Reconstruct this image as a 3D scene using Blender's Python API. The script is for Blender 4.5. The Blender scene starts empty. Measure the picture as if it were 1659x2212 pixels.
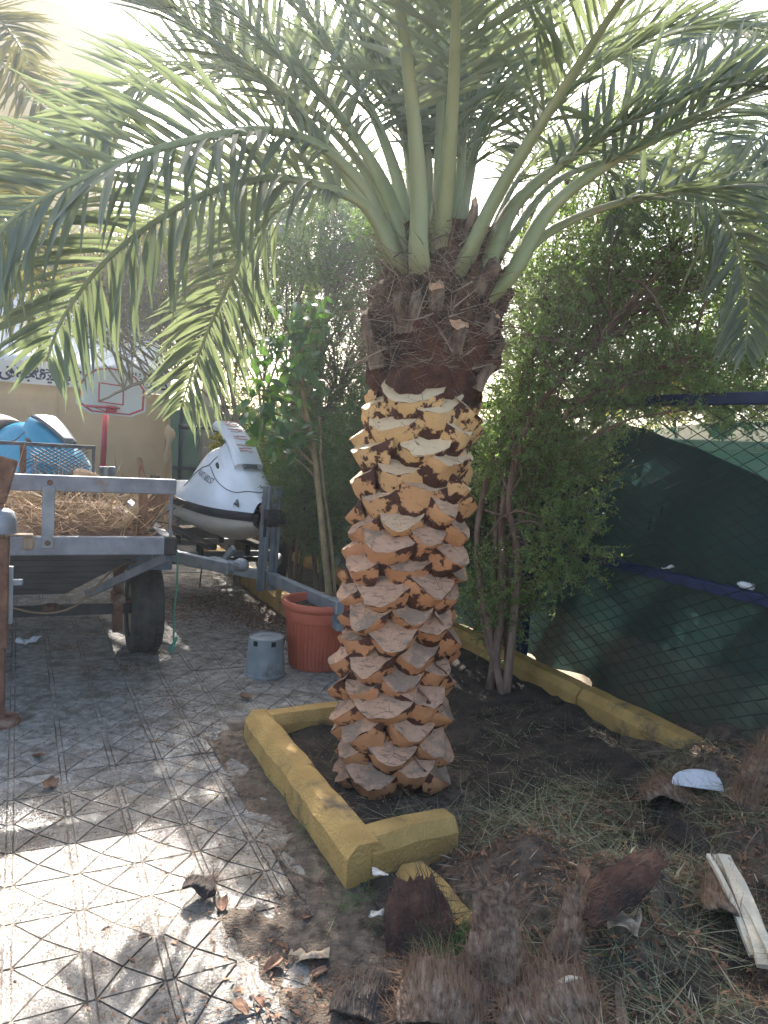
import bpy, bmesh, math, random
import numpy as np
from mathutils import Vector, Matrix, Quaternion
from mathutils.bvhtree import BVHTree

# ------------------------------------------------------------------ camera, sky, sun, exposure
SC = bpy.context.scene
COL = SC.collection
CAM_PITCH, CAM_ROLL, CAM_H = math.radians(-5.5), math.radians(3.7), 1.5
FPX, IW, IH = 1598.0, 1659.0, 2212.0
cF = np.array([0, math.cos(CAM_PITCH), math.sin(CAM_PITCH)])
_R0 = np.array([1.0, 0, 0]); _U0 = np.cross(_R0, cF)
cR = _R0 * math.cos(CAM_ROLL) + _U0 * math.sin(CAM_ROLL)
cU = -_R0 * math.sin(CAM_ROLL) + _U0 * math.cos(CAM_ROLL)
cC = np.array([0, 0, CAM_H])
cam_d = bpy.data.cameras.new('camera'); cam = bpy.data.objects.new('camera', cam_d); COL.objects.link(cam)
mw = Matrix.Identity(4)
for i in range(3):
    mw[i][0], mw[i][1], mw[i][2], mw[i][3] = cR[i], cU[i], -cF[i], cC[i]
cam.matrix_world = mw
cam_d.sensor_fit = 'VERTICAL'; cam_d.sensor_height = 36.0; cam_d.sensor_width = 27.0
cam_d.lens = FPX / IH * 36.0
cam_d.clip_start = 0.05; cam_d.clip_end = 1000
SC.camera = cam

SUN_AZ, SUN_EL = math.radians(-12), math.radians(37)
wd = bpy.data.worlds.new('World'); SC.world = wd; wd.use_nodes = True
nt = wd.node_tree; nt.nodes.clear()
_o = nt.nodes.new('ShaderNodeOutputWorld'); _b = nt.nodes.new('ShaderNodeBackground'); _s = nt.nodes.new('ShaderNodeTexSky')
_s.sky_type = 'NISHITA'; _s.sun_disc = False; _s.sun_elevation = SUN_EL; _s.sun_rotation = SUN_AZ
_s.air_density = 1.0; _s.dust_density = 4.0; _s.ozone_density = 1.0
_b.inputs['Strength'].default_value = 0.15
nt.links.new(_s.outputs['Color'], _b.inputs['Color']); nt.links.new(_b.outputs['Background'], _o.inputs['Surface'])
sl = bpy.data.lights.new('sun', 'SUN'); sl.energy = 5.0; sl.angle = math.radians(0.53); sl.color = (1.0, 0.955, 0.89)
so = bpy.data.objects.new('sun', sl); COL.objects.link(so)
sdir = Vector((math.sin(SUN_AZ) * math.cos(SUN_EL), math.cos(SUN_AZ) * math.cos(SUN_EL), math.sin(SUN_EL)))
so.rotation_euler = (-sdir).to_track_quat('-Z', 'Y').to_euler(); so.location = sdir * 30
SC.view_settings.view_transform = 'Standard'; SC.view_settings.look = 'None'
SC.view_settings.gamma = 1.0; SC.view_settings.use_curve_mapping = False
SC.view_settings.exposure = 1.95
SC.render.engine = 'CYCLES'
SC.cycles.use_denoising = True
SC.cycles.max_bounces = 8; SC.cycles.transparent_max_bounces = 16
SC.cycles.diffuse_bounces = 4; SC.cycles.transmission_bounces = 6
SC.cycles.sample_clamp_indirect = 8.0

# ------------------------------------------------------------------ helpers
rng = np.random.default_rng(7); random.seed(7)
def A3(*p): return np.array(p, dtype=float)
def P(u, v, d):
    return cC + (cF + cR * (u - IW / 2) / FPX - cU * (v - IH / 2) / FPX) * d
def G(u, v, z=0.0):
    r = cF + cR * (u - IW / 2) / FPX - cU * (v - IH / 2) / FPX
    return cC + r * ((z - CAM_H) / r[2])
def proj(p):
    q = np.asarray(p) - cC; d = q @ cF
    return IW / 2 + FPX * (q @ cR) / d, IH / 2 - FPX * (q @ cU) / d, d
def nrm(v):
    v = np.asarray(v, float); l = np.linalg.norm(v, axis=-1, keepdims=True); return v / np.maximum(l, 1e-9)
UP = A3(0, 0, 1)
AZ = math.radians(-26.5)
DA = A3(math.sin(AZ), math.cos(AZ), 0)      # away along the fence
DB = A3(math.cos(AZ), -math.sin(AZ), 0)     # across, to the right
ORI = {}

def catmull(pts, n):
    p = np.asarray(pts, float); m = len(p)
    if m == 2: return p[0] + (p[1] - p[0]) * np.linspace(0, 1, n)[:, None]
    q = np.vstack([2 * p[0] - p[1], p, 2 * p[-1] - p[-2]])
    t = np.linspace(0, m - 1 - 1e-6, n); i = t.astype(int); f = (t - i)[:, None]
    a, b, c, d = q[i], q[i + 1], q[i + 2], q[i + 3]
    return .5 * ((2 * b) + (c - a) * f + (2 * a - 5 * b + 4 * c - d) * f ** 2 + (3 * b - a - 3 * c + d) * f ** 3)

class MB:
    def __init__(s): s.v = []; s.f = []; s.m = []; s.n = 0
    def add(s, V, F, mi=0):
        V = np.asarray(V, float).reshape(-1, 3); s.v.append(V)
        for f in F: s.f.append(tuple(int(i) + s.n for i in f)); s.m.append(mi)
        s.n += len(V); return s
    def box(s, c, sz, ax=None, mi=0, bev=0.0):
        X, Y, Z = (A3(1, 0, 0), A3(0, 1, 0), UP) if ax is None else ax
        h = np.array(sz, float) / 2; c = np.asarray(c, float)
        if bev <= 0:
            V = [c + X * h[0] * i + Y * h[1] * j + Z * h[2] * k for k in (-1, 1) for i, j in ((-1, -1), (1, -1), (1, 1), (-1, 1))]
            return s.add(V, [(3, 2, 1, 0), (4, 5, 6, 7), (0, 1, 5, 4), (1, 2, 6, 5), (2, 3, 7, 6), (3, 0, 4, 7)], mi)
        b = min(bev, *(h * .9)); V = []
        for z, e in ((-h[2], b), (-h[2] + b, 0), (h[2] - b, 0), (h[2], b)):
            for i, j in ((-1, -1), (1, -1), (1, 1), (-1, 1)):
                x, y = i * (h[0] - e), j * (h[1] - e)
                o = [(x, y + (0 if e else -j * b)), (x + (0 if e else -i * b), y)]
                if (i * j) < 0: o = o[::-1]
                for ox, oy in o: V.append(c + X * ox + Y * oy + Z * z)
        F = [tuple(range(7, -1, -1)), tuple(range(24, 32))]
        for r in range(3):
            for k in range(8): F.append((r * 8 + k, r * 8 + (k + 1) % 8, r * 8 + 8 + (k + 1) % 8, r * 8 + 8 + k))
        return s.add(V, F, mi)
    def beam(s, p, q, w, h, up=UP, mi=0, bev=0.0):
        p, q = np.asarray(p, float), np.asarray(q, float); y = nrm(q - p); x = nrm(np.cross(y, up)); z = np.cross(x, y)
        return s.box((p + q) / 2, (w, np.linalg.norm(q - p), h), (x, y, z), mi, bev)
    def tube(s, pts, r, k=8, mi=0, flat=None, cap=True):
        p = np.asarray(pts, float); n = len(p); r = np.broadcast_to(np.asarray(r, float), (n,))
        T = nrm(np.gradient(p, axis=0)); ref = flat if flat is not None else (UP if abs(T[0][2]) < .9 else A3(1, 0, 0))
        V = []; x = nrm(np.cross(T[0], ref))
        for i in range(n):
            x = nrm(x - T[i] * (x @ T[i])); y = np.cross(T[i], x)
            for a in range(k):
                t = 2 * math.pi * a / k; V.append(p[i] + (x * math.cos(t) + y * math.sin(t)) * r[i])
        F = [(i * k + a, i * k + (a + 1) % k, (i + 1) * k + (a + 1) % k, (i + 1) * k + a) for i in range(n - 1) for a in range(k)]
        if cap: F += [tuple(range(k - 1, -1, -1)), tuple(range((n - 1) * k, n * k))]
        return s.add(V, F, mi)
    def lathe(s, prof, c=(0, 0, 0), k=32, ax=None, mi=0):
        X, Y, Z = (A3(1, 0, 0), A3(0, 1, 0), UP) if ax is None else ax
        V = []; c = np.asarray(c, float)
        for r, z in prof:
            for a in range(k):
                t = 2 * math.pi * a / k; V.append(c + (X * math.cos(t) + Y * math.sin(t)) * r + Z * z)
        F = [(i * k + a, i * k + (a + 1) % k, (i + 1) * k + (a + 1) % k, (i + 1) * k + a) for i in range(len(prof) - 1) for a in range(k)]
        return s.add(V, F, mi)
    def prism(s, poly, d, mi=0):
        """poly: list of 3-D points, extruded by vector d"""
        p = np.asarray(poly, float); n = len(p); d = np.asarray(d, float)
        F = [tuple(range(n - 1, -1, -1)), tuple(range(n, 2 * n))] + [(i, (i + 1) % n, n + (i + 1) % n, n + i) for i in range(n)]
        return s.add(np.vstack([p, p + d]), F, mi)
    def grid(s, V, nu, nv, mi=0, thick=None):
        """V: (nu*nv,3); thick: vector array or scalar along normal -> closed shell"""
        V = np.asarray(V, float)
        F = [(i * nv + j, i * nv + j + 1, (i + 1) * nv + j + 1, (i + 1) * nv + j) for i in range(nu - 1) for j in range(nv - 1)]
        if thick is None: return s.add(V, F, mi)
        g = V.reshape(nu, nv, 3); N = nrm(np.cross(np.gradient(g, axis=0), np.gradient(g, axis=1))).reshape(-1, 3)
        m = nu * nv; B = V - N * thick
        F2 = [tuple(i + m for i in f[::-1]) for f in F]
        edge = [i * nv for i in range(nu)] + [(nu - 1) * nv + j for j in range(1, nv)] + [i * nv + nv - 1 for i in range(nu - 2, -1, -1)] + [j for j in range(nv - 2, 0, -1)]
        F3 = [(edge[i], edge[(i + 1) % len(edge)], edge[(i + 1) % len(edge)] + m, edge[i] + m) for i in range(len(edge))]
        return s.add(np.vstack([V, B]), F + F2 + F3, mi)

def mkobj(name, V, F, mats, parent=None, smooth=False, mi=None, ori=None):
    o0 = ORI[parent.name] if parent is not None else (A3(0, 0, 0) if ori is None else np.asarray(ori, float))
    me = bpy.data.meshes.new(name)
    V = np.asarray(V, float).reshape(-1, 3) - o0
    if isinstance(F, np.ndarray):
        k = F.shape[1]
        me.vertices.add(len(V)); me.vertices.foreach_set('co', V.astype(np.float32).ravel())
        me.loops.add(F.size); me.loops.foreach_set('vertex_index', F.astype(np.int32).ravel())
        me.polygons.add(len(F)); me.polygons.foreach_set('loop_start', np.arange(0, F.size, k, dtype=np.int32))
        if hasattr(me.polygons[0], 'loop_total'):
            try: me.polygons.foreach_set('loop_total', np.full(len(F), k, dtype=np.int32))
            except Exception: pass
        me.update(calc_edges=True)
    else:
        me.from_pydata([tuple(v) for v in V], [], F); me.update()
    for m in (mats if isinstance(mats, (list, tuple)) else [mats]): me.materials.append(m)
    if mi is not None and any(mi): me.polygons.foreach_set('material_index', np.array(mi, dtype=np.int32))
    if smooth: me.polygons.foreach_set('use_smooth', np.ones(len(me.polygons), dtype=bool))
    o = bpy.data.objects.new(name, me); COL.objects.link(o)
    if parent is not None:
        o.parent = parent; ORI[o.name] = o0
    else:
        o.location = o0; ORI[o.name] = o0
    return o
def build(mb, name, mats, parent=None, smooth=False, ori=None):
    V = np.vstack(mb.v); o = mkobj(name, V, mb.f, mats, parent, smooth, mb.m, ori)
    return o
def tag(o, label=None, cat=None, group=None, kind=None):
    if label: o['label'] = label
    if cat: o['category'] = cat
    if group: o['group'] = group
    if kind: o['kind'] = kind
    return o
def thing(name, label, cat, loc, group=None):
    o = bpy.data.objects.new(name, None); o.empty_display_size = .1; COL.objects.link(o)
    o.location = tuple(loc); ORI[o.name] = np.array(loc, float)
    return tag(o, label, cat, group)
def auto_smooth(o, ang=35):
    me = o.data; me.polygons.foreach_set('use_smooth', np.ones(len(me.polygons), dtype=bool))
    bm = bmesh.new(); bm.from_mesh(me)
    for e in bm.edges:
        if len(e.link_faces) == 2 and e.calc_face_angle(0) > math.radians(ang): e.smooth = False
    bm.to_mesh(me); bm.free(); return o

# vectorised builders ------------------------------------------------
def frames(D):
    D = nrm(D); ref = np.where(np.abs(D[:, 2:3]) < .9, UP, A3(1, 0, 0)); X = nrm(np.cross(D, ref)); return X, np.cross(X, D)
def prisms(A, B, ra, rb, k=3):
    A, B = np.asarray(A, float), np.asarray(B, float); n = len(A); X, Y = frames(B - A)
    ra = np.broadcast_to(np.asarray(ra, float), (n,)); rb = np.broadcast_to(np.asarray(rb, float), (n,))
    V = np.zeros((n, 2 * k, 3))
    for a in range(k):
        t = 2 * math.pi * a / k; o = X * math.cos(t) + Y * math.sin(t)
        V[:, a] = A + o * ra[:, None]; V[:, k + a] = B + o * rb[:, None]
    F = np.array([[a, (a + 1) % k, k + (a + 1) % k, k + a] for a in range(k)])
    return V.reshape(-1, 3), (F[None] + (np.arange(n) * 2 * k)[:, None, None]).reshape(-1, 4)
def leaves(C, D, N, L, W, fold=0.0):
    """diamond leaves: base C, direction D, normal N"""
    n = len(C); D = nrm(D); S = nrm(np.cross(D, N)); N = np.cross(S, D)
    L = np.broadcast_to(L, (n,))[:, None]; W = np.broadcast_to(W, (n,))[:, None]
    V = np.stack([C, C + D * L * .45 + S * W * .5 + N * W * fold, C + D * L, C + D * L * .45 - S * W * .5 + N * W * fold], 1)
    F = np.array([[0, 1, 2, 3]]) + (np.arange(n) * 4)[:, None]
    return V.reshape(-1, 3), F
def ribbons(C, D, N, L, W, bend, ns=4, taper=True):
    """thin curved strips (grass, fibre, leaflets without fold)"""
    n = len(C); D = nrm(D); N = nrm(N - D * np.sum(N * D, 1, keepdims=True)); S = np.cross(D, N)
    L = np.broadcast_to(L, (n,))[:, None]; W = np.broadcast_to(W, (n,))[:, None]; bend = np.broadcast_to(bend, (n,))[:, None]
    V = np.zeros((n, (ns + 1) * 2, 3))
    for i in range(ns + 1):
        t = i / ns; c = C + D * L * t + N * L * bend * t * t; w = W * .5 * ((1 - t * .85) if taper else 1)
        V[:, 2 * i] = c + S * w; V[:, 2 * i + 1] = c - S * w
    F = np.array([[2 * i, 2 * i + 1, 2 * i + 3, 2 * i + 2] for i in range(ns)])
    return V.reshape(-1, 3), (F[None] + (np.arange(n) * (ns + 1) * 2)[:, None, None]).reshape(-1, 4)
def leaflets(C, D, N, L, W, droop, ns=4):
    """folded palm leaflets"""
    n = len(C); D = nrm(D); N = nrm(N - D * np.sum(N * D, 1, keepdims=True)); S = np.cross(D, N)
    L = np.broadcast_to(L, (n,))[:, None]; W = np.broadcast_to(W, (n,))[:, None]; droop = np.broadcast_to(droop, (n,))[:, None]
    wp = [.35, .95, 1.0, .66, .04]; V = np.zeros((n, (ns + 1) * 3, 3)); dn = -UP[None]
    for i in range(ns + 1):
        t = i / ns; c = C + D * L * t + dn * L * droop * t ** 2.2; w = W * .5 * wp[i]
        V[:, 3 * i] = c + S * w + N * w * .55; V[:, 3 * i + 1] = c; V[:, 3 * i + 2] = c - S * w + N * w * .55
    F = []
    for i in range(ns): F += [[3 * i, 3 * i + 1, 3 * i + 4, 3 * i + 3], [3 * i + 1, 3 * i + 2, 3 * i + 5, 3 * i + 4]]
    F = np.array(F)
    return V.reshape(-1, 3), (F[None] + (np.arange(n) * (ns + 1) * 3)[:, None, None]).reshape(-1, 4)
def join(*vf):
    V = []; F = []; n = 0
    for v, f in vf: V.append(v); F.append(f + n); n += len(v)
    return np.vstack(V), np.vstack(F)
class Wav:
    def __init__(s, scale, seed=0, k=9):
        g = np.random.default_rng(seed); s.k = g.normal(size=(k, 3)) * scale; s.p = g.uniform(0, 6.28, k); s.n = math.sqrt(k / 2)
    def __call__(s, p): return np.sin(np.asarray(p) @ s.k.T + s.p).sum(-1) / s.n
def rdir(n): return nrm(rng.normal(size=(n, 3)))

# ------------------------------------------------------------------ materials
def mat(name, c1, c2=None, scale=6.0, detail=5.0, rough=.65, rough2=None, bump=0.0, bscale=40.0, metal=0.0, spec=.4, transl=0.0, tcol=None,
        island=False, stretch=None, c3=None, scale3=1.5, t3=(.52, .6), ramp=(.35, .65), objrand=0.0, coat=0.0):
    m = bpy.data.materials.new(name); m.use_nodes = True; t = m.node_tree; t.nodes.clear()
    N, Lk = t.nodes.new, t.links.new
    out = N('ShaderNodeOutputMaterial'); bs = N('ShaderNodeBsdfPrincipled')
    bs.inputs['Roughness'].default_value = rough; bs.inputs['Metallic'].default_value = metal
    bs.inputs['Specular IOR Level'].default_value = spec; bs.inputs['Coat Weight'].default_value = coat
    tc = N('ShaderNodeTexCoord'); mp = N('ShaderNodeMapping'); Lk(tc.outputs['Object'], mp.inputs['Vector'])
    if stretch: mp.inputs['Scale'].default_value = stretch
    vec = mp.outputs['Vector']
    if objrand:
        oi = N('ShaderNodeObjectInfo'); vm = N('ShaderNodeVectorMath'); vm.operation = 'MULTIPLY_ADD'
        Lk(oi.outputs['Random'], vm.inputs[0]); vm.inputs[1].default_value = (objrand, objrand * .7, objrand * 1.3); Lk(vec, vm.inputs[2]); vec = vm.outputs['Vector']
    col = None
    if c2 is not None:
        if island:
            ge = N('ShaderNodeNewGeometry'); fac = ge.outputs['Random Per Island']
            lo, hi = 0, 1
        else:
            nz = N('ShaderNodeTexNoise'); nz.inputs['Scale'].default_value = scale; nz.inputs['Detail'].default_value = detail; Lk(vec, nz.inputs['Vector'])
            fac = nz.outputs['Fac']; lo, hi = ramp
        cr = N('ShaderNodeValToRGB'); e = cr.color_ramp.elements; e[0].position = lo; e[1].position = hi
        e[0].color = (*c1, 1); e[1].color = (*c2, 1); Lk(fac, cr.inputs['Fac']); col = cr.outputs['Color']
        if rough2 is not None:
            mr = N('ShaderNodeMapRange'); mr.inputs['From Min'].default_value = lo; mr.inputs['From Max'].default_value = hi
            mr.inputs['To Min'].default_value = rough; mr.inputs['To Max'].default_value = rough2; Lk(fac, mr.inputs['Value']); Lk(mr.outputs['Result'], bs.inputs['Roughness'])
    if c3 is not None:
        n3 = N('ShaderNodeTexNoise'); n3.inputs['Scale'].default_value = scale3; n3.inputs['Detail'].default_value = 7; n3.inputs['Roughness'].default_value = .65; Lk(vec, n3.inputs['Vector'])
        r3 = N('ShaderNodeMapRange'); r3.inputs['From Min'].default_value = t3[0]; r3.inputs['From Max'].default_value = t3[1]; Lk(n3.outputs['Fac'], r3.inputs['Value'])
        mx = N('ShaderNodeMix'); mx.data_type = 'RGBA'; Lk(r3.outputs['Result'], mx.inputs[0])
        if col is None: mx.inputs[6].default_value = (*c1, 1)
        else: Lk(col, mx.inputs[6])
        mx.inputs[7].default_value = (*c3, 1); col = mx.outputs[2]
    if col is None: bs.inputs['Base Color'].default_value = (*c1, 1)
    else: Lk(col, bs.inputs['Base Color'])
    if bump:
        nb = N('ShaderNodeTexNoise'); nb.inputs['Scale'].default_value = bscale; nb.inputs['Detail'].default_value = 6; Lk(vec, nb.inputs['Vector'])
        bp = N('ShaderNodeBump'); bp.inputs['Strength'].default_value = min(1, bump); bp.inputs['Distance'].default_value = .02; Lk(nb.outputs['Fac'], bp.inputs['Height']); Lk(bp.outputs['Normal'], bs.inputs['Normal'])
    sh = bs.outputs['BSDF']
    if transl:
        tr = N('ShaderNodeBsdfTranslucent'); tr.inputs['Color'].default_value = (*(tcol or c1), 1)
        if tcol is None and col is not None: Lk(col, tr.inputs['Color'])
        ms = N('ShaderNodeMixShader'); ms.inputs['Fac'].default_value = transl; Lk(sh, ms.inputs[1]); Lk(tr.outputs['BSDF'], ms.inputs[2]); sh = ms.outputs['Shader']
    Lk(sh, out.inputs['Surface'])
    return m

def node(m, kind): return [n for n in m.node_tree.nodes if n.bl_idname == kind]

M = {}
M['ground'] = mat('sandy_earth', (.20, .15, .10), (.30, .24, .17), 3, bump=.6, bscale=60, rough=.95)
M['joint'] = mat('joint_dirt', (.09, .066, .045), (.27, .23, .185), 5, ramp=(.40, .60), bump=.6, bscale=120, rough=.95)
M['soil'] = mat('damp_soil', (.018, .013, .009), (.06, .044, .030), 9, bump=1.0, bscale=70, rough=.9, c3=(.11, .085, .06), scale3=26, t3=(.6, .72))
M['kerb'] = mat('ochre_kerb_paint', (.36, .22, .065), (.46, .29, .095), 9, bump=.6, bscale=90, rough=.8, c3=(.10, .075, .05), scale3=6, t3=(.54, .70), detail=9)
M['wall_yellow'] = mat('cream_render', (.56, .40, .18), (.60, .44, .21), 2, bump=.25, bscale=120, rough=.9)
M['white_trim'] = mat('white_trim', (.78, .77, .74), (.70, .69, .66), 5, rough=.7)
M['glass'] = mat('dark_glass', (.05, .06, .07), rough=.08, spec=.6)
M['fan_blue'] = mat('blue_fan_plastic', (.10, .16, .34), rough=.5)
M['canvas'] = mat('beige_canvas', (.56, .43, .27), (.62, .49, .32), 4, bump=.3, bscale=300, rough=.95, c3=(.44, .33, .20), scale3=2.2, t3=(.55, .8), transl=.2)
M['canvas_white'] = mat('white_canvas', (.66, .66, .64), (.72, .72, .70), 3, rough=.9, bump=.2, bscale=200, transl=.12)
M['navy'] = mat('navy_ink', (.015, .02, .055), rough=.8)
M['red'] = mat('red_paint', (.46, .035, .055), (.52, .06, .08), 9, rough=.45, c3=(.35, .10, .07), scale3=8, t3=(.6, .75))
M['board'] = mat('white_board_plastic', (.74, .76, .77), (.66, .67, .66), 3, rough=.4)
M['galv'] = mat('galvanised_steel', (.17, .18, .21), (.27, .285, .315), 12, detail=8, rough=.5, rough2=.65, metal=.45, bump=.15, bscale=60, c3=(.24, .12, .06), scale3=4, t3=(.62, .72))
M['galv2'] = mat('blue_grey_galvanised_steel', (.19, .215, .235), (.29, .315, .335), 9, detail=8, rough=.5, metal=.45, bump=.12, bscale=60)
M['apron'] = mat('dull_sheet_metal', (.075, .075, .08), (.115, .115, .12), 5, rough=.55, metal=.3, bump=.1, bscale=60)
M['mudguard'] = mat('blue_grey_painted_steel', (.08, .115, .15), (.14, .19, .24), 12, rough=.5, c3=(.5, .52, .52), scale3=22, t3=(.64, .67))
M['black_metal'] = mat('black_steel', (.02, .021, .024), (.035, .035, .038), 15, rough=.5, metal=.2)
M['darksteel'] = mat('dark_grey_steel', (.06, .065, .075), (.10, .105, .115), 15, rough=.5, metal=.4)
M['rust'] = mat('rusty_steel', (.10, .045, .028), (.20, .10, .06), 14, rough=.85, bump=.5, bscale=80, c3=(.26, .20, .16), scale3=9, t3=(.55, .65))
M['rubber'] = mat('tyre_rubber', (.035, .033, .03), (.065, .06, .052), 14, rough=.85, bump=.3, bscale=120)
M['rim'] = mat('dusty_cream_rim', (.34, .28, .18), (.42, .36, .25), 9, rough=.6)
M['blackplastic'] = mat('black_plastic', (.015, .016, .018), rough=.45)
M['gel_white'] = mat('white_gelcoat', (.72, .74, .77), (.66, .68, .70), 4, rough=.22, spec=.5, c3=(.56, .55, .52), scale3=5, t3=(.6, .8))
M['gel_cream'] = mat('cream_hull', (.56, .52, .45), (.62, .58, .50), 3, rough=.35, c3=(.38, .33, .26), scale3=4, t3=(.58, .8))
M['gel_blue'] = mat('turquoise_gelcoat', (.02, .26, .42), (.03, .30, .46), 4, rough=.25, c3=(.10, .36, .46), scale3=5, t3=(.62, .8))
M['brown_cover'] = mat('brown_vinyl', (.16, .10, .085), (.20, .13, .11), 5, rough=.7)
M['smoke'] = mat('grey_window_panel', (.13, .14, .155), rough=.3)
M['logo_red'] = mat('faded_red_print', (.50, .16, .12), (.60, .32, .27), 20, rough=.5)
M['sticker'] = mat('blue_white_sticker', (.10, .25, .50), (.70, .72, .74), 60, rough=.5, ramp=(.45, .5))
M['terracotta'] = mat('terracotta_plastic', (.38, .085, .045), (.43, .11, .06), 5, rough=.55, c3=(.28, .07, .045), scale3=4, t3=(.55, .7))
M['bucket'] = mat('dirty_grey_bucket', (.16, .18, .19), (.24, .26, .26), 8, rough=.6, c3=(.10, .085, .07), scale3=6, t3=(.55, .68))
M['fence_blue'] = mat('navy_blue_paint', (.008, .017, .062), (.013, .027, .085), 12, rough=.5)
M['wire'] = mat('green_coated_wire', (.012, .022, .02), rough=.6)
M['concrete'] = mat('pale_concrete', (.42, .38, .31), (.52, .47, .39), 4, rough=.9, bump=.3, bscale=60)
M['bark_red'] = mat('reddish_bark', (.13, .078, .055), (.24, .16, .115), 18, rough=.9, bump=.7, bscale=60, stretch=(1, 1, .25))
M['bark_grey'] = mat('grey_brown_bark', (.11, .085, .062), (.19, .155, .115), 18, rough=.9, bump=.6, bscale=60, stretch=(1, 1, .3))
M['bark_ficus'] = mat('olive_bark', (.17, .135, .075), (.26, .21, .12), 14, rough=.85, bump=.5, bscale=50)
M['twig'] = mat('grey_twigs', (.17, .145, .10), (.28, .24, .17), 8, rough=.9)
def leafmat(n, a, b, tr, tc, rough=.45, spec=.35): return mat(n, a, b, island=True, rough=rough, spec=spec, transl=tr, tcol=tc)
M['leaf_hedge'] = leafmat('small_hedge_leaf', (.045, .085, .036), (.10, .155, .06), .40, (.22, .34, .07))
M['leaf_hedge_b'] = leafmat('olive_hedge_leaf', (.07, .12, .042), (.155, .21, .075), .48, (.36, .50, .10))
M['leaf_tree'] = leafmat('light_green_tree_leaf', (.095, .155, .06), (.19, .26, .105), .46, (.34, .50, .11))
M['leaf_ficus'] = leafmat('glossy_ficus_leaf', (.030, .085, .045), (.06, .13, .055), .30, (.16, .34, .03), rough=.28, spec=.5)
M['leaf_yellow'] = leafmat('yellow_green_leaf', (.10, .12, .02), (.24, .20, .03), .5, (.42, .40, .05))
M['leaf_far'] = leafmat('far_tree_leaf', (.05, .075, .03), (.12, .14, .05), .42, (.28, .32, .08))
M['flower'] = mat('orange_yellow_petals', (.60, .34, .02), (.65, .45, .03), island=True, rough=.6, transl=.4, tcol=(.8, .5, .03))
M['frond'] = mat('grey_green_palm_leaflet', (.10, .13, .085), (.17, .195, .135), island=True, rough=.42, spec=.5, transl=.34, tcol=(.24, .29, .12))
M['frond_old'] = mat('yellowing_palm_leaflet', (.09, .11, .05), (.17, .16, .075), island=True, rough=.45, spec=.4, transl=.32, tcol=(.24, .22, .06))
M['rachis'] = mat('pale_green_rachis', (.17, .20, .085), (.27, .28, .14), 5, rough=.45, bump=.1, bscale=30, stretch=(1, 1, .3), c3=(.24, .17, .10), scale3=3, t3=(.6, .72))
M['fibre'] = mat('palm_trunk_fibre', (.024, .012, .007), (.125, .066, .036), 14, bump=1.0, bscale=90, rough=.95, stretch=(1, 1, .5))
M['fibre_red'] = mat('red_brown_fibre_mat', (.055, .020, .012), (.12, .048, .028), 9, bump=.8, bscale=150, rough=.95, c3=(.022, .012, .009), scale3=4, t3=(.48, .6))
M['fibre_hair'] = mat('brown_fibre_strands', (.04, .025, .017), (.33, .25, .18), island=True, rough=.9)
M['coir'] = mat('orange_brown_coir', (.10, .05, .028), (.26, .15, .085), island=True, rough=.95)
M['stub'] = mat('weathered_stub', (.15, .10, .065), (.27, .20, .14), 14, bump=.6, bscale=50, rough=.85, stretch=(1, 1, .2), c3=(.05, .028, .018), scale3=9, t3=(.45, .58))
M['stub_cut'] = mat('fresh_cut_orange', (.52, .30, .16), (.62, .40, .24), 20, rough=.7, bump=.2)
M['stalk'] = mat('dry_straw_stalk', (.36, .23, .11), (.48, .33, .18), 6, rough=.7, bump=.4, bscale=60, stretch=(1, 1, .3), c3=(.22, .13, .07), scale3=5, t3=(.55, .68))
M['straw'] = mat('dry_straw_strands', (.26, .13, .055), (.60, .41, .21), island=True, rough=.75)
M['splinter'] = mat('brown_split_wood', (.15, .075, .04), (.28, .15, .085), 9, rough=.85, bump=.7, bscale=50, stretch=(3, 3, .3))
M['palewood'] = mat('pale_split_wood', (.50, .42, .30), (.60, .53, .40), 10, rough=.75, bump=.4, bscale=60, c3=(.14, .10, .07), scale3=14, t3=(.6, .68))
M['grass'] = mat('cut_grass', (.06, .095, .03), (.42, .36, .22), island=True, rough=.6, transl=.25, tcol=(.14, .22, .05))
M['grass_live'] = mat('live_grass', (.04, .09, .02), (.09, .16, .04), island=True, rough=.55, transl=.3, tcol=(.14, .26, .04))
M['dryleaf'] = mat('brown_dry_leaf', (.10, .045, .022), (.26, .14, .075), island=True, rough=.8)
M['bark_chip'] = mat('orange_brown_chip', (.13, .065, .04), (.27, .15, .09), 30, objrand=5, rough=.85, bump=.4)
M['plastic_white'] = mat('white_plastic', (.70, .71, .74), (.62, .62, .63), 6, rough=.4, c3=(.35, .30, .25), scale3=6, t3=(.6, .72))
M['rag'] = mat('dirty_white_rag', (.44, .39, .33), (.60, .56, .50), 9, rough=.9, bump=.5, bscale=30)
M['rope_green'] = mat('green_rope', (.10, .35, .24), rough=.8)
M['rope'] = mat('frayed_rope', (.26, .17, .10), rough=.9)

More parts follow.
